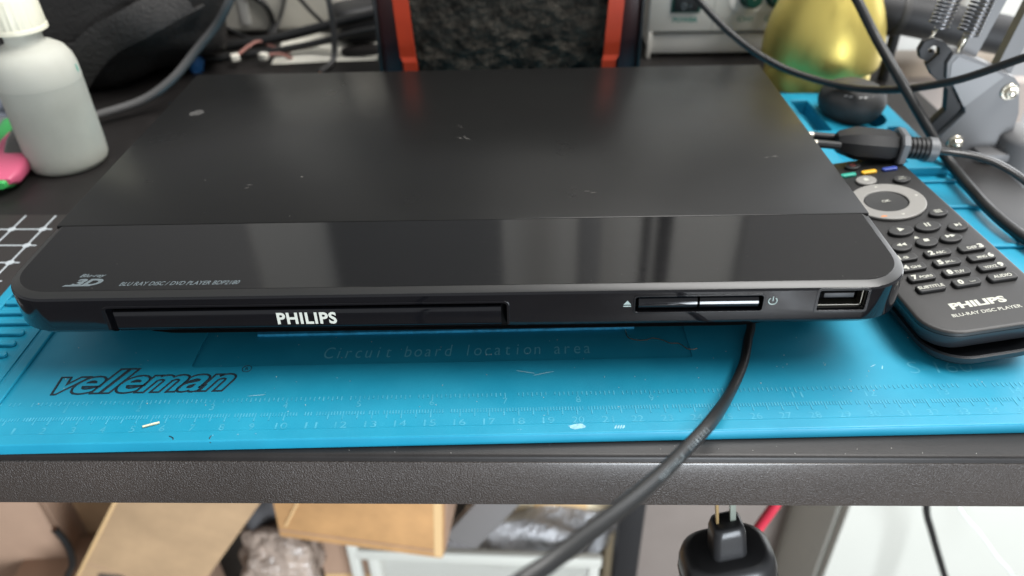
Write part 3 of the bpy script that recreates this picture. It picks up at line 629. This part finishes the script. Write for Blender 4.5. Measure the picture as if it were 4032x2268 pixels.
lump('red_stopper', 'small red cap at the left edge behind the bottle', 'cap', (-35.4, 49.2, DZ), (.8, .8, .7), m_red, 8, .05)

# ------------------------------------------------------------------ black pouch behind the bottle
m_lea = M('black_leatherette', (.022, .0205, .0195), .55, spec=.4, bump=(420, .6, .0016), var=(30, .3))
bgp = thing('tool_pouch', 'black leatherette pouch slumped behind the squeeze bottle', 'pouch', (-28.4, 54.0, DZ))
o = lump('pouch_body', '', '', (0, 0, 0), (7.6, 5.2, 5.2), m_lea, 11, .16, .12, 3.2); del o['label']; del o['category']; o.parent = bgp
st_ = [(-1.2, -7.6, .05), (-.8, -7.3, 1.4), (.6, -7.0, 3.0), (2.0, -6.7, 4.1), (4.5, -6.2, 5.2), (7.0, -4.8, 6.3)]
G().tube(st_, .1, 10, 6, ab=[(1.0, .09)]*6, major=[(1, .2, -.5)]*6).make('strap', m_lea, bgp, smooth=50)
G().tube([(-7.6, -4.6, 3.0), (-4, -5.7, 3.3), (0, -5.7, 3.6), (4, -5.3, 4.2), (7.4, -3.2, 5.2)], .16, 10, 6).make('piping', m_lea, bgp)

# ------------------------------------------------------------------ white box, paper, connectors
m_wpl = M('white_plastic', srgb(205, 201, 190), .45, var=(12, .08))
wb = thing('white_box', 'white plastic box behind the tangle of thin cords', 'box', (-21.5, 61.3, DZ), (0, 0, R(2)))
G().box(-8.5, 6.8, 0, 14, .15, 11, .5, 4).make('housing', m_wpl, wb)
G().box(-1.2, -.4, -.14, .2, .8, 10, .1).make('rib', M('white_bright', srgb(228, 226, 220), .4), wb)
for x in (-5, 5): G().lathe([(.6, 0), (.6, .4)], 16, (x, 1.5, 0)).make('foot', m_matblk, wb)
pp = G(); n = 9; V = []
for j in range(n):
    for i in range(n): V.append((i/(n-1)*7.6, j/(n-1)*6.4, .05+.25*math.sin(i*.7)*math.sin(j*.5)**2))
pp.add(V, [(j*n+i, j*n+i+1, (j+1)*n+i+1, (j+1)*n+i) for j in range(n-1) for i in range(n-1)])
pp.add([(x, y, z-.02) for x, y, z in V], [(j*n+i, j*n+i+1, (j+1)*n+i+1, (j+1)*n+i) for j in range(n-1) for i in range(n-1)])
o = pp.make('paper_sheet', M('paper', srgb(205, 202, 190), .8)); o.location = Vector((-18.6, 54.3, DZ+.03))*S; o.rotation_euler = (0, 0, R(6)); tag(o, 'off white sheet of paper lying behind the player left of the extractor', 'paper')
m_conn = M('connector_white', srgb(222, 218, 205), .4); m_wire = M('pink_wire', srgb(150, 105, 95), .5)
for i, (x, y, a, lb) in enumerate(((-21.0, 54.0, 30, 'small white connector on a pink wire behind the player cover'), (-19.0, 54.2, -20, 'small white connector right of the pink wire behind the player cover'))):
    c = thing('wire_connector', lb, 'connector', (x, y, DZ+.35), (0, 0, R(a)))
    G().box(-.3, .3, -.28, .28, .1, .6, .1).make('housing', m_conn, c)
    G().tube([(.3, .3, .4), (1.2, .8, .7), (2.2, 1.2, .8), (3.2, .8, .2), (4, .2, -.2)] if i == 0 else [(.3, .3, .4), (.8, .9, .3), (1.2, 1.6, -.2)], .12, 8, 6).make('wire', m_wire, c)
o = thing('blue_stopper', 'small blue cap lying by the rear left corner of the player', 'cap', (-23.7, 53.2, DZ), (0, R(20), 0))
G().lathe([(.42, 0), (.46, .1), (.44, .9), (.3, 1.15), (.1, 1.2)], 24).make('shell', M('blue_plastic', srgb(45, 105, 165), .4), o)
G().lathe([(.47, .05), (.5, .1), (.47, .16)], 24).make('ring', M('blue_plastic_dark', srgb(35, 85, 140), .4), o)
o = lump('black_adapter', 'black adapter block at the left of the fume extractor', 'adapter', (-12.6, 60.5, DZ), (2.6, 1.8, 1.4), m_matblk, 21, .04, .5, 5)

# ------------------------------------------------------------------ fume extractor behind the player
m_ext = M('black_powder_coat', (.012, .012, .013), .4)
m_maroon = M('dark_red_lacquer', (.035, .012, .012), .35)
m_org = M('orange_paint', srgb(172, 52, 20), .45, var=(40, .12))
m_foam = M('carbon_foam', (.028, .026, .023), .95, spec=.15, bump=(320, 1.0, .004, 6), var=(110, .7, (.075, .068, .056)))
fx = thing('fume_extractor', 'black fume extractor with orange trim and grey carbon foam filter', 'fume extractor', (-1.15, 46.0, DZ), (0, 0, R(.4)))
G().box(-7.95, -7.75, 0, 9, .2, 13.5, .08).make('side_wall', m_ext, fx)
G().box(7.75, 7.95, 0, 9, .2, 13.5, .08).make('side_wall', m_ext, fx)
G().box(-7.74, 7.74, 0, 9, 13.1, 13.6, .1).make('top_wall', m_ext, fx)
G().box(-7.74, 7.74, 0, 9, 0.1, .5, .1).make('base', m_ext, fx)
G().box(-7.7, 7.7, 8.6, 9, .5, 13.1).make('back_wall', m_ext, fx)
for s_ in (-1, 1):
    G().box(min(s_*7.74, s_*6.6), max(s_*7.74, s_*6.6), .35, .9, .5, 13.1, .05).make('inner_frame', m_maroon, fx)
    # orange strip, leaning inward at the foot and folded there
    def sx(a): return s_*a
    g = G(); prof = [(0.5, 5.55, 6.35), (3.1, 5.62, 6.45), (3.4, 5.7, 6.62), (7.2, 5.86, 6.77)]
    for yy, fl in ((-.02, 0), (.28, 1)): pass
    v_ = []
    for z, a, b_ in prof:
        for yy in (-.05, .2): v_ += [(sx(a), yy-(.12 if z < 3.2 else 0), z), (sx(b_), yy-(.12 if z < 3.2 else 0), z)]
    f_ = []
    for i in range(len(prof)-1):
        k = i*4; f_ += [(k, k+1, k+5, k+4), (k+2, k+3, k+7, k+6), (k, k+2, k+6, k+4), (k+1, k+3, k+7, k+5)]
    g.add(v_, f_); g.make('orange_strip', m_org, fx, smooth=20)
# pitted foam block
rnd = random.Random(4); nx, nz = 90, 110; V = []
import mathutils
for j in range(nz+1):
    for i in range(nx+1):
        x = -6.7+13.4*i/nx; z = .5+12.6*j/nz
        q = Vector((x*1.6, z*1.6, 0)); k = mathutils.noise.noise(q)*.22+mathutils.noise.noise(q*2.7)*.16+mathutils.noise.noise(q*.4)*.25
        V.append((x, 1.15+k, z))
G().add(V, [(j*(nx+1)+i, j*(nx+1)+i+1, (j+1)*(nx+1)+i+1, (j+1)*(nx+1)+i) for j in range(nz) for i in range(nx)]).make('foam_filter', m_foam, fx, smooth=80)
G().box(-6.7, 6.7, 1.75, 3.0, .5, 13.0).make('foam_backing', m_foam, fx)

# ------------------------------------------------------------------ white bench instrument
m_inst = M('instrument_white', srgb(205, 202, 194), .45, var=(15, .04))
m_green = M('dark_green', srgb(25, 75, 65), .4); m_gtext = M('green_print', srgb(40, 120, 105), .5)
ins = thing('bench_instrument', 'white bench instrument with POWER switch and green channel knobs', 'instrument', (8.4, 55.0, DZ), (0, 0, R(.6)))
G().box(.35, 26, .3, 12, .25, 1.7, .15).make('base_strip', M('instrument_grey', srgb(188, 186, 180), .5), ins)
G().box(0, 26.4, 0, 12, 1.85, 15, .2, 3).make('housing', m_inst, ins)
G().box(.15, .4, -.05, .6, .02, 1.9, .05).make('corner_guard', m_inst, ins)
for x in (1.5, 24): G().box(x, x+1.5, 1, 2.5, 0, .3, .1).make('foot', m_matblk, ins)
sw = G().box(1.55, 3.6, -.12, .1, 3.25, 5.2, .06).make('power_switch', m_green, ins)
rk = G().box(1.72, 3.45, -.26, -.1, 3.4, 5.05, .08).make('rocker', m_matblk, sw)
g = G(); g.tube([(2.4+.18*math.cos(R(a)), -.27, 3.75+.18*math.sin(R(a))) for a in range(0, 361, 30)], .035, 5, 1); g.tube([(2.85, -.27, 3.6), (2.85, -.27, 3.9)], .035, 5, 1); g.make('switch_mark', m_gprint, rk)
text('POWER', 'lettering', m_gtext, ins, (1.75, -.012, 2.58), (1, 0, 0), (0, 0, 1), 1.75, .36, bold=.03)
G().box(4.55, 4.62, -.03, .05, 1.9, 15).make('panel_joint', M('joint_grey', srgb(165, 163, 156), .5), ins)
G().plate([rrect(5.5, 12.5, 3.25, 12, .9)], -.05, .02, .02, xf=lambda a, b_, c: (a, c, b_)).make('knob_panel', M('instrument_panel', srgb(222, 220, 214), .45), ins)
for x in (6.95, 8.75):
    kn = G().lathe([(.78, 0), (.78, .15), (.62, .2), (.58, 1.0), (.5, 1.08), (.02, 1.1)], 32, (x, -.06, 4.35), rot=Matrix.Rotation(R(90), 3, 'X')).make('knob', m_green, ins)
    G().box(x-.04, x+.04, -1.18, -1.14, 4.35, 4.85).make('pointer', m_white, kn)
for x, t in ((6.3, 'CH1'), (8.2, 'CH2')): text(t, 'lettering', m_gtext, ins, (x, -.012, 2.6), (1, 0, 0), (0, 0, 1), 1.05, .34, bold=.02)

# ------------------------------------------------------------------ brass pot, rubber ball
m_brass = M('brushed_brass', (.66, .53, .145), .42, metal=.82, rvar=(260, .38, .5), stretch=(1, 1, .08))
bp_ = thing('brass_pot', 'bulging yellow brass pot standing behind the rubber ball', 'pot', (18.9, 49.6, DZ))
G().lathe([(.02, .1), (3.15, .0), (3.3, .1), (3.3, 1.35), (3.2, 1.5)], 64).make('foot_ring', m_brass, bp_, smooth=40)
G().lathe([(3.21, 1.5), (3.3, 1.58), (3.6, 1.72), (3.68, 1.95), (3.7, 2.6), (3.66, 3.3), (3.5, 4.2), (3.2, 5.1), (2.8, 6.0), (2.3, 7.0), (2.0, 8.2)], 64).make('belly', m_brass, bp_, smooth=60)
G().lathe([(2.0, 8.2), (2.2, 8.3), (2.2, 8.6), (1.9, 8.7), (1.8, 8.2)], 64).make('rim', m_brass, bp_, smooth=40)
m_rub = M('black_rubber', (.028, .027, .026), .6, bump=(700, .2, .0006), var=(80, .3))
rb = thing('rubber_ball', 'squat black rubber ball sitting in the round mat tray', 'ball', (18.75, 42.85, 0.12)); rb.scale = (1.12, 1.12, 1.08)
G().lathe([(.02, 0), (.9, .02), (1.35, .3), (1.6, .75), (1.68, 1.1), (1.6, 1.5), (1.3, 1.85), (.8, 2.08), (.02, 2.15)], 48).make('body', m_rub, rb, smooth=60)
g = G()
for i in range(9):
    a = -2.3+i*.17; r_ = 1.0+random.uniform(-.1, .25); z = 2.03-(r_-.8)*.42
    g.add([(r_*math.cos(a), r_*math.sin(a), z+.02), ((r_+.28)*math.cos(a+.05), (r_+.28)*math.sin(a+.05), z-.12), ((r_+.22)*math.cos(a+.16), (r_+.22)*math.sin(a+.16), z-.08), (r_*math.cos(a+.13), r_*math.sin(a+.13), z+.02)], [(0, 1, 2, 3)])
g.make('worn_print', M('worn_white', srgb(170, 170, 168), .6), rb, smooth=0)

# ------------------------------------------------------------------ spring-arm lamp clamped at the right edge
m_grey = M('grey_plastic_shell', (.115, .115, .117), .42, bump=(1500, .1, .0003)); m_lgrey = M('light_grey_plastic', (.19, .19, .193), .4)
m_steel = M('dark_spring_steel', (.12, .12, .125), .3, metal=.9); m_bolt = M('zinc_bolt', (.72, .68, .58), .25, metal=1)
la = thing('spring_arm_lamp', 'grey spring arm lamp mount with two bolts at the desk edge', 'lamp', (23.72, 39.38, 1.61)); la.scale = (.895,)*3
def lx(pts): return [(x-26.5, z-DZ) for x, z in pts]
def fp(pts, y0, y1, name, m, bev=.06, par=None): return G().plate([lx(pts)], y0, y1, bev, xf=lambda a, b_, c: (a, c, b_)).make(name, m, par or la)
fp([(24.15, 2.29), (23.9, 3.2), (24.1, 3.75), (24.7, 3.75), (26.5, 3.02), (28.1, 2.3), (28.5, 1.9), (29.1, .1), (29.2, -1.6), (28.9, -2.2), (26.2, -2.6), (25.2, -2.1), (24.9, -1.3), (25.9, .2), (25.75, .6), (24.9, 1.6)], -.5, 1.1, 'bracket_shell', m_grey)
fp([(24.3, 2.4), (24.15, 3.2), (24.4, 3.6), (26.4, 2.9), (27.4, 2.4), (25.7, .55)], -.54, -.48, 'bracket_face', m_lgrey, .01)
fp([(22.9, 3.2), (22.45, 3.4), (22.25, 3.85), (22.4, 4.35), (22.85, 4.55), (23.5, 4.35), (24.3, 3.7), (24.0, 2.9), (24.9, 1.7), (24.6, 1.5), (23.4, 2.4), (22.9, 3.05), (23.45, 3.65), (23.35, 4.0), (23.0, 4.15), (22.75, 3.95), (22.78, 3.75), (22.98, 3.72), (23.0, 3.85), (23.15, 3.85), (23.15, 3.6)], -.25, .2, 'hook_plate', m_matblk, .03)
fp([(24.6, 1.7), (25.3, 1.7), (25.85, .35), (25.7, -.1), (24.9, -1.4), (24.2, -.95), (24.95, .2)], -.1, .5, 'lever', m_matblk, .05)
for x, z in ((28.0, 1.5), (25.9, -1.72)):
    b_ = G().lathe([(.5, 0), (.5, .08), (.46, .12)], 32, (x-26.5, -.5, z-DZ), rot=Matrix.Rotation(R(90), 3, 'X')).make('washer', m_bolt, la)
    G().lathe([(.36, .1), (.36, .34), (.3, .4)], 6, (x-26.5, -.5, z-DZ), rot=Matrix.Rotation(R(90), 3, 'X')).make('hex_head', m_bolt, b_, smooth=20)
    G().lathe([(.2, .38), (.2, .5), (.12, .55)], 20, (x-26.5, -.5, z-DZ), rot=Matrix.Rotation(R(90), 3, 'X')).make('bolt_end', m_bolt, b_)
def spring(p0, p1, r, turns, hook_to):
    a = Vector(p0); b_ = Vector(p1); d_ = (b_-a).normalized(); n1 = d_.orthogonal().normalized(); n2 = d_.cross(n1); pts = []
    N_ = turns*14
    for i in range(N_+1):
        t = i/N_; an = 2*math.pi*turns*t; pts.append(a.lerp(b_, t)+n1*r*math.cos(an)+n2*r*math.sin(an))
    o_ = Vector((26.5, 44, DZ)); sp_ = G().tube([p-o_ for p in pts], .065, 6, 1).make('spring', m_steel, la, smooth=60)
    h = Vector(hook_to); G().tube([b_+n1*r-o_, b_+d_*.25-o_, h-o_+Vector((-.12, 0, .1)), h-o_, h-o_+Vector((.14, 0, .16)), b_+d_*.3+n2*.15-o_], .05, 8, 5).make('spring_hook', m_bolt, sp_)
spring((23.9, 44.1, 11.5), (23.05, 44.0, 5.15), .52, 30, (22.75, 43.95, 4.2))
spring((25.7, 44.1, 11.5), (24.75, 43.9, 4.75), .55, 32, (24.3, 43.6, 3.1))
for x0, x1, z1 in ((27.6, 25.5, 3.1), (29.6, 27.8, 1.6)):
    G().box(-.4, .4, -.3, .3, 0, 14, .1, rot=None)
    g = G(); a = Vector((x1-26.5, .9, z1-DZ)); b_ = Vector((x0-26.5, 1.2, 13))
    g.loops([[(p.x+sx_*.5, p.y+sy_*.35, p.z) for sx_, sy_ in ((-1, -1), (1, -1), (1, 1), (-1, 1))] for p in (a, b_)]); g.make('arm_rail', m_grey, la, smooth=20)
G().lathe([(1.5, -3.6), (1.9, -3.5), (1.9, -1.0), (1.75, -.75), (1.2, -.5)], 40, (3.9, -.6, 0)).make('swivel_base', m_grey, la)
G().box(.6, 2.6, -1.6, -.4, -2.15, -1.6, .12).make('swivel_lug', m_grey, la)
G().lathe([(.7, -10), (.7, -.6)], 24, (3.9, -.6, 0)).make('clamp_screw', m_leg, la)
G().box(1.95, 5.6, -1.8, .8, -4.4, -3.7, .15).make('clamp_jaw', m_grey, la)
tb = thing('black_tube', 'thick black tube running level behind the lamp springs', 'tube', (22.3, 50.5, 4.25))
G().lathe([(1.25, -2.5), (1.35, -2.4), (1.35, 1.2), (1.22, 1.4), (1.22, 9), (1.0, 9.2)], 36, (0, 0, 0), rot=Matrix.Rotation(R(101.5), 3, 'Y')).make('barrel', m_matblk, tb, smooth=30)
G().lathe([(1.4, 1.0), (1.45, 1.1), (1.4, 1.5)], 36, (0, 0, 0), rot=Matrix.Rotation(R(101.5), 3, 'Y')).make('collar', m_rub, tb)
G().lathe([(.35, -4.6), (.35, 0)], 16, (1.5, 0, 0)).make('stand', m_leg, tb)
for i, (x, c) in enumerate(((20.9, 'black rod standing left of the pink cord'), (21.9, 'black rod standing right beside the pink cord'))):
    o = thing('thin_rod', c, 'rod', (x+3.4, 53.8, DZ)); G().lathe([(.22, 0), (.22, 9)], 12).make('shaft', m_leg, o); G().lathe([(.4, 0), (.4, .2)], 12).make('collar', m_leg, o)
pc = thing('pink_cord', 'bright pink cord hanging behind the lamp hook', 'cord', (26.9, 56, 9)); G().tube([(0, 0, 0), (.1, 0, -3), (.15, 0, -6), (-.3, .1, -8), (-.9, .2, -10.5)], .32, 10, 6).make('sheath', M('pink_sheath', srgb(215, 60, 105), .4), pc); G().lathe([(.34, -.2), (.34, 0)], 12).make('end_cap', m_matblk, pc)

# posts and wall boards added out of view for their reflections in the player
m_panel = M('dark_grey_board', (.16, .16, .16), .6); m_panel2 = M('mid_grey_board', (.30, .29, .28), .6)
for x, wd, lb, m in ((12.2, .4, 'narrow black post added behind the instrument for its reflection', m_leg), (14.1, .75, 'wider black post added behind the instrument for its reflection', m_leg), (6.2, 1.2, 'grey post added behind the extractor for its reflection', m_panel2)):
    o = thing('reflection_post', lb, 'upright', (x, 70, DZ)); G().box(-wd, wd, -.6, .9, 0, 80, .1).make('channel', m, o); G().box(-wd*1.6, wd*1.6, -1, 1.3, 0, .4, .05).make('foot_plate', m, o)
for x0, x1, lb, m in ((-27, -4, 'dark grey board added behind the white box for its reflection', m_panel), (28, 52, 'mid grey board added behind the lamp for its reflection', m_panel2), (-80, -38, 'mid grey board added behind the pouch for its reflection', m_panel2)):
    o = thing('wall_reflection_board', lb, 'board', ((x0+x1)/2, 87.9, DZ)); hw = (x1-x0)/2; G().box(-hw, hw, -.8, 0, 0, 130, .1).make('sheet', m, o)
    for q in (-1, 1): G().lathe([(.5, 0), (.4, .3)], 14, (q*(hw-2), -.8, 80), rot=Matrix.Rotation(R(90), 3, 'X')).make('screw', m_bolt, o)

# ------------------------------------------------------------------ beyond the desk's right edge
m_beige = M('beige_board', srgb(178, 166, 152), .6, var=(8, .06))
cb = thing('beige_cabinet', 'plain beige cabinet standing beyond the right end of the desk', 'cabinet', (36, 66, -75))
G().box(-10, 5, 0, 18, 2, 84, .2).make('carcass', m_beige, cb); G().box(-9.8, 4.8, -1.5, -.05, 3, 83.5, .15).make('door', m_beige, cb); G().lathe([(.9, 0), (.7, 1.5)], 16, (-7, -1.6, 60), rot=Matrix.Rotation(R(90), 3, 'X')).make('knob', m_leg, cb)
G().box(-9.5, 4.5, 1, 17, 0, 2.1).make('plinth', m_leg, cb)

# ------------------------------------------------------------------ below the desk
m_card = M('cardboard', srgb(180, 150, 116), .8, var=(18, .16), bump=(120, .15, .001)); m_cardo = M('cardboard_orange', srgb(190, 146, 98), .75, var=(22, .2))
m_cardd = M('cardboard_brown', srgb(172, 142, 120), .8, var=(10, .12)); m_tape = M('clear_tape', srgb(226, 190, 140), .25)
m_wht = M('white_lacquer', srgb(204, 204, 195), .5, var=(5, .03))
wc = thing('white_cabinet', 'plain white cabinet filling the lower right corner', 'cabinet', (46, 50, -75))
G().box(-15.1, 22, 0, 25, 3, 56, .3, 3).make('carcass', m_wht, wc); G().box(-14.8, 21.8, -1.2, -.05, 4, 55.5, .2).make('front', m_wht, wc); G().box(-14, 21, 1, 24, 0, 3.1).make('plinth', m_wht, wc)
# orange-brown box on the white wire basket
ob_ = thing('parcel_box', 'orange brown cardboard box resting on the white basket', 'box', (-13.6, 38, -41.8), (R(0), R(3.5), R(-6)))
G().box(-7.3, 6.3, 0, 14, 7.2, 24, .25, 2).make('carton', m_cardo, ob_)
G().box(6.32, 6.4, .6, 13, 7.6, 23, .02).make('side_flap', m_cardd, ob_)
G().box(-7.2, 6.2, -.06, -.01, 14.6, 16.4).make('tape', m_tape, ob_)
gk = thing('grey_folder', 'dark grey folder leaning right of the orange brown box', 'folder', (-7.0, 42, -38.9), (R(4), R(30), 0))
G().box(-.6, 2.6, 0, .5, 0, 16, .1).make('cover', M('folder_grey', (.2, .19, .185), .5), gk); G().box(-.5, 2.5, .52, .8, .2, 15.8).make('sheets', m_wpl, gk)
# tan boards
tb2 = thing('cardboard_sheet', 'large tan cardboard sheet leaning under the desk', 'cardboard', (-31.1, 40, -36.6), (R(3), R(33), 0))
G().box(-4.9, 4.9, 0, .5, -36, 30, .06).make('board', m_card, tb2); G().box(-5.15, -4.85, -.08, .55, -36, 30, .1).make('crushed_edge', m_tape, tb2)
tb3 = thing('cardboard_box', 'open brown cardboard box at the lower left corner', 'box', (-52, 46, -75), (0, 0, R(4)))
G().box(-9, 5.5, 0, .5, 0, 44, .05).make('front_wall', m_cardd, tb3); G().box(-9, -8.5, .6, 24, 0, 44, .05).make('side_wall', m_cardd, tb3); G().box(5.1, 5.6, .6, 24, 0, 44, .05).make('side_wall', m_cardd, tb3)
G().box(-8.5, 5, .6, 24, 0, .5).make('bottom', m_cardd, tb3); G().box(6.2, 18, 3, 3.5, 8, 46, .05).make('flap', m_card, tb3)
for z in (-7.5,): G().box(-4.8, 4.8, -.03, .0, z, z+.1).make('crease', m_cardd, tb2)
G().box(-7.25, 6.25, -.05, .02, 8.2, 8.35).make('bottom_fold', m_cardd, ob_); G().box(-3.5, 3.2, -.07, -.02, 20.2, 23, .01).make('grey_label', M('label_grey', srgb(150, 140, 125), .6), ob_)
G().tube([(-6.5, -.06, 9), (-4.8, -.06, 13.5), (-5.4, -.06, 17)], .12, 6, 5).make('tape_strip', m_tape, ob_); G().box(5.6, 6.25, -.055, -.01, 7.6, 23.5).make('tape_strip', m_tape, ob_)
# bags
m_bag = M('clear_bag', srgb(215, 212, 210), .12, spec=.9, alpha=.55, bump=(90, 1.0, .01)); m_bagw = M('silvery_bag', srgb(190, 190, 192), .14, spec=1.0, bump=(110, 1.0, .012), var=(50, .35))
lump('plastic_bag', 'crumpled clear plastic bag below the left end of the orange box', 'bag', (-23.5, 43.5, -50), (3.6, 3, 5.2), M('cloudy_bag', srgb(172, 154, 140), .12, spec=1.0, bump=(70, 1.0, .012), var=(60, .3)), 31, .3, .3)
lump('parts_bag', 'shiny bag of small parts under the cream shelf rail', 'bag', (1.0, 47.5, -50), (6.2, 3, 3.6), m_bagw, 37, .3, .1)
lump('dark_bundle', 'dark grey bundle between the tan sheet and the orange box', 'bundle', (-24.6, 46, -46), (2.2, 2, 4.6), M('dark_cloth', (.06, .058, .06), .7), 41, .25)
bc = thing('brown_carton', 'plain brown carton standing left of the white basket', 'carton', (-18.3, 48, -75)); G().box(-3.4, 3.2, 0, 9, 0, 31, .15).make('carton', m_cardd, bc); G().box(-3.3, 3.1, -.06, -.01, 20, 22).make('tape', m_tape, bc)
# cream shelf frame
m_cream = M('cream_wood', srgb(228, 212, 180), .55, var=(6, .06))
sf = thing('cream_shelf', 'cream wooden shelf frame standing under the desk', 'shelf', (2.5, 49, -75))
G().box(-8, 7.2, 0, 2, 29.9, 33.2, .15).make('rail', m_cream, sf); G().box(5.4, 7.2, 0.05, 1.9, 0, 29.8, .15).make('post', m_cream, sf); G().box(-9, -7.2, .05, 1.9, 0, 29.8, .15).make('post', m_cream, sf)
G().box(-2, 3.2, -.12, -.02, 30.2, 33.1, .04).make('label_plate', m_tape, sf)
# white wire basket: perforated front built as a wire grid
bk = thing('mesh_basket', 'white mesh basket below the orange brown box', 'basket', (-4.8, 44, -75), (0, 0, R(-2)))
G().box(-11.8, 11.6, -.4, .4, 30.2, 31.6, .2).make('top_rail', m_wht, bk); G().box(-10.6, -9.6, -.3, .3, 0, 30.2, .1).make('post', m_wht, bk); G().box(-12.4, -11.4, -.35, .35, 0, 32.4, .1).make('post', m_wht, bk); G().box(10.4, 11.4, -.3, .3, 0, 30.2, .1).make('post', m_wht, bk)
g = G()
for i in range(66): g.box(-9.6+i*.3, -9.6+i*.3+.14, -.06, .0, 20, 30.2)
for i in range(34): g.box(-9.6, 10.4, .01, .07, 20+i*.3, 20+i*.3+.14)
stuff(g.make('wire_mesh', m_wht, bk, smooth=0)); G().box(-10, 10.8, 3, 3.3, 2, 29).make('inner_liner', M('pale_liner', srgb(205, 202, 205), .6), bk)
# lower left odds
gc_ = thing('green_white_packet', 'white packet with green stripe lying in the lower left corner', 'packet', (-42, 41, -47), (R(20), R(-12), R(20)))
G().box(-3.2, 3.2, -1, 1, 0, 1.0, .3, 3).make('wrapper', m_wht, gc_); G().box(0, 3.25, -1.04, 1.04, .3, .62, .02).make('green_stripe', M('green_print_bright', srgb(90, 170, 80), .5), gc_)
G().box(-3.5, 3.5, -1.2, 1.2, -28, -.02, .2).make('filler_block', m_cardd, gc_)
cable('dark_lead', 'short black lead poking up before the left cardboard', [(-44, 41.5, -50), (-42.6, 41, -44), (-40.6, 40.5, -40.5), (-39.9, 40.3, -37.5), (-40.1, 40.2, -35.2)], .3, m_cord)
lump('round_lens', 'small dark rounded device beside the green striped packet', 'device', (-37.6, 41.5, -44.5), (1.7, 1.4, 1.6), M('brown_glass', (.12, .09, .07), .2), 51, .08)
G_ = thing('support_crate', 'brown crate holding the small things at the lower left', 'crate', (-42, 44, -75)); G().box(-9, 9, -5, 5, 0, 27, .2).make('carton', m_cardd, G_); G().box(-8.8, 8.8, -5.08, -5.02, 12, 14).make('tape', m_tape, G_)

# black adapter plug hanging under the desk front
m_ap = M('adapter_black', (.02, .02, .021), .36, bump=(900, .08, .0005), dust=(190, .93, .5, (.16, .15, .14)))
ap = thing('adapter_plug', 'black adapter plug with bare prongs hanging under the desk edge', 'plug', (8.85, 20, -12.6), (R(0), R(-9), R(8)))
def orr(z, a, b_, r_): return [(x, y, z) for x, y in rrect(-a, a, -b_, b_, r_, 6)]
G().loops([orr(-6, 1.4, 1.2, .5), orr(-4, 2.0, 1.5, 1.1), orr(1.2, 2.0, 1.47, 1.1), orr(2.7, 1.97, 1.44, 1.1), orr(3.2, 1.88, 1.36, 1.1), orr(3.48, 1.7, 1.2, 1.0), orr(3.6, 1.45, 1.0, .8)]).make('plug_body', m_ap, ap, smooth=60)
G().loops([orr(2.0, 2.0, 1.47, 1.1), orr(2.05, 2.02, 1.49, 1.1), orr(2.1, 2.0, 1.47, 1.1)]).make('parting_line', m_ap, ap)
G().loops([orr(3.5, .74, .6, .3), orr(5.0, .68, .56, .3), orr(5.4, .6, .5, .3), orr(5.5, .45, .36, .25)], True).make('nose', m_ap, ap, smooth=60)
G().box(-.46, -.34, -.08, .08, 5.4, 9.5, .02).make('prong', M('brass_prong', srgb(176, 150, 105), .4, metal=.6), ap); G().box(.12, .36, -.08, .08, 5.4, 9.5, .02).make('prong', M('tinned_prong', srgb(150, 158, 148), .4, metal=.5), ap)
G().tube([(0, 0, -5.8), (0, .3, -9), (.8, 1, -20), (1.5, 2, -45)], .35, 10, 6).make('lead', m_cord, ap)
cable('red_wire', 'red wire passing behind the hanging black adapter plug', [(16.2, 31, -14), (14.9, 30, -18), (14.24, 30, -20.6), (13.6, 30, -23), (12.5, 31, -30)], .32, M('red_sheath', srgb(200, 50, 70), .45))
cable('dark_thin_lead', 'dark thin lead hanging before the white cabinet', [(30.5, 40, -25), (31.52, 40, -31.2), (33.08, 40, -34.9), (35.93, 40, -40.8), (38, 40, -45), (39, 41, -55)], .28, m_cord)
cable('clear_strand', 'clear shiny strand hanging right of the dark thin lead', [(32, 40, -28), (33.95, 40, -31.2), (35.2, 40, -32.9), (36.98, 40, -34.9), (39.4, 40, -38), (41.65, 40, -40.7), (44, 40, -46)], .1, M('clear_nylon', (.75, .77, .74), .08, spec=1.0))
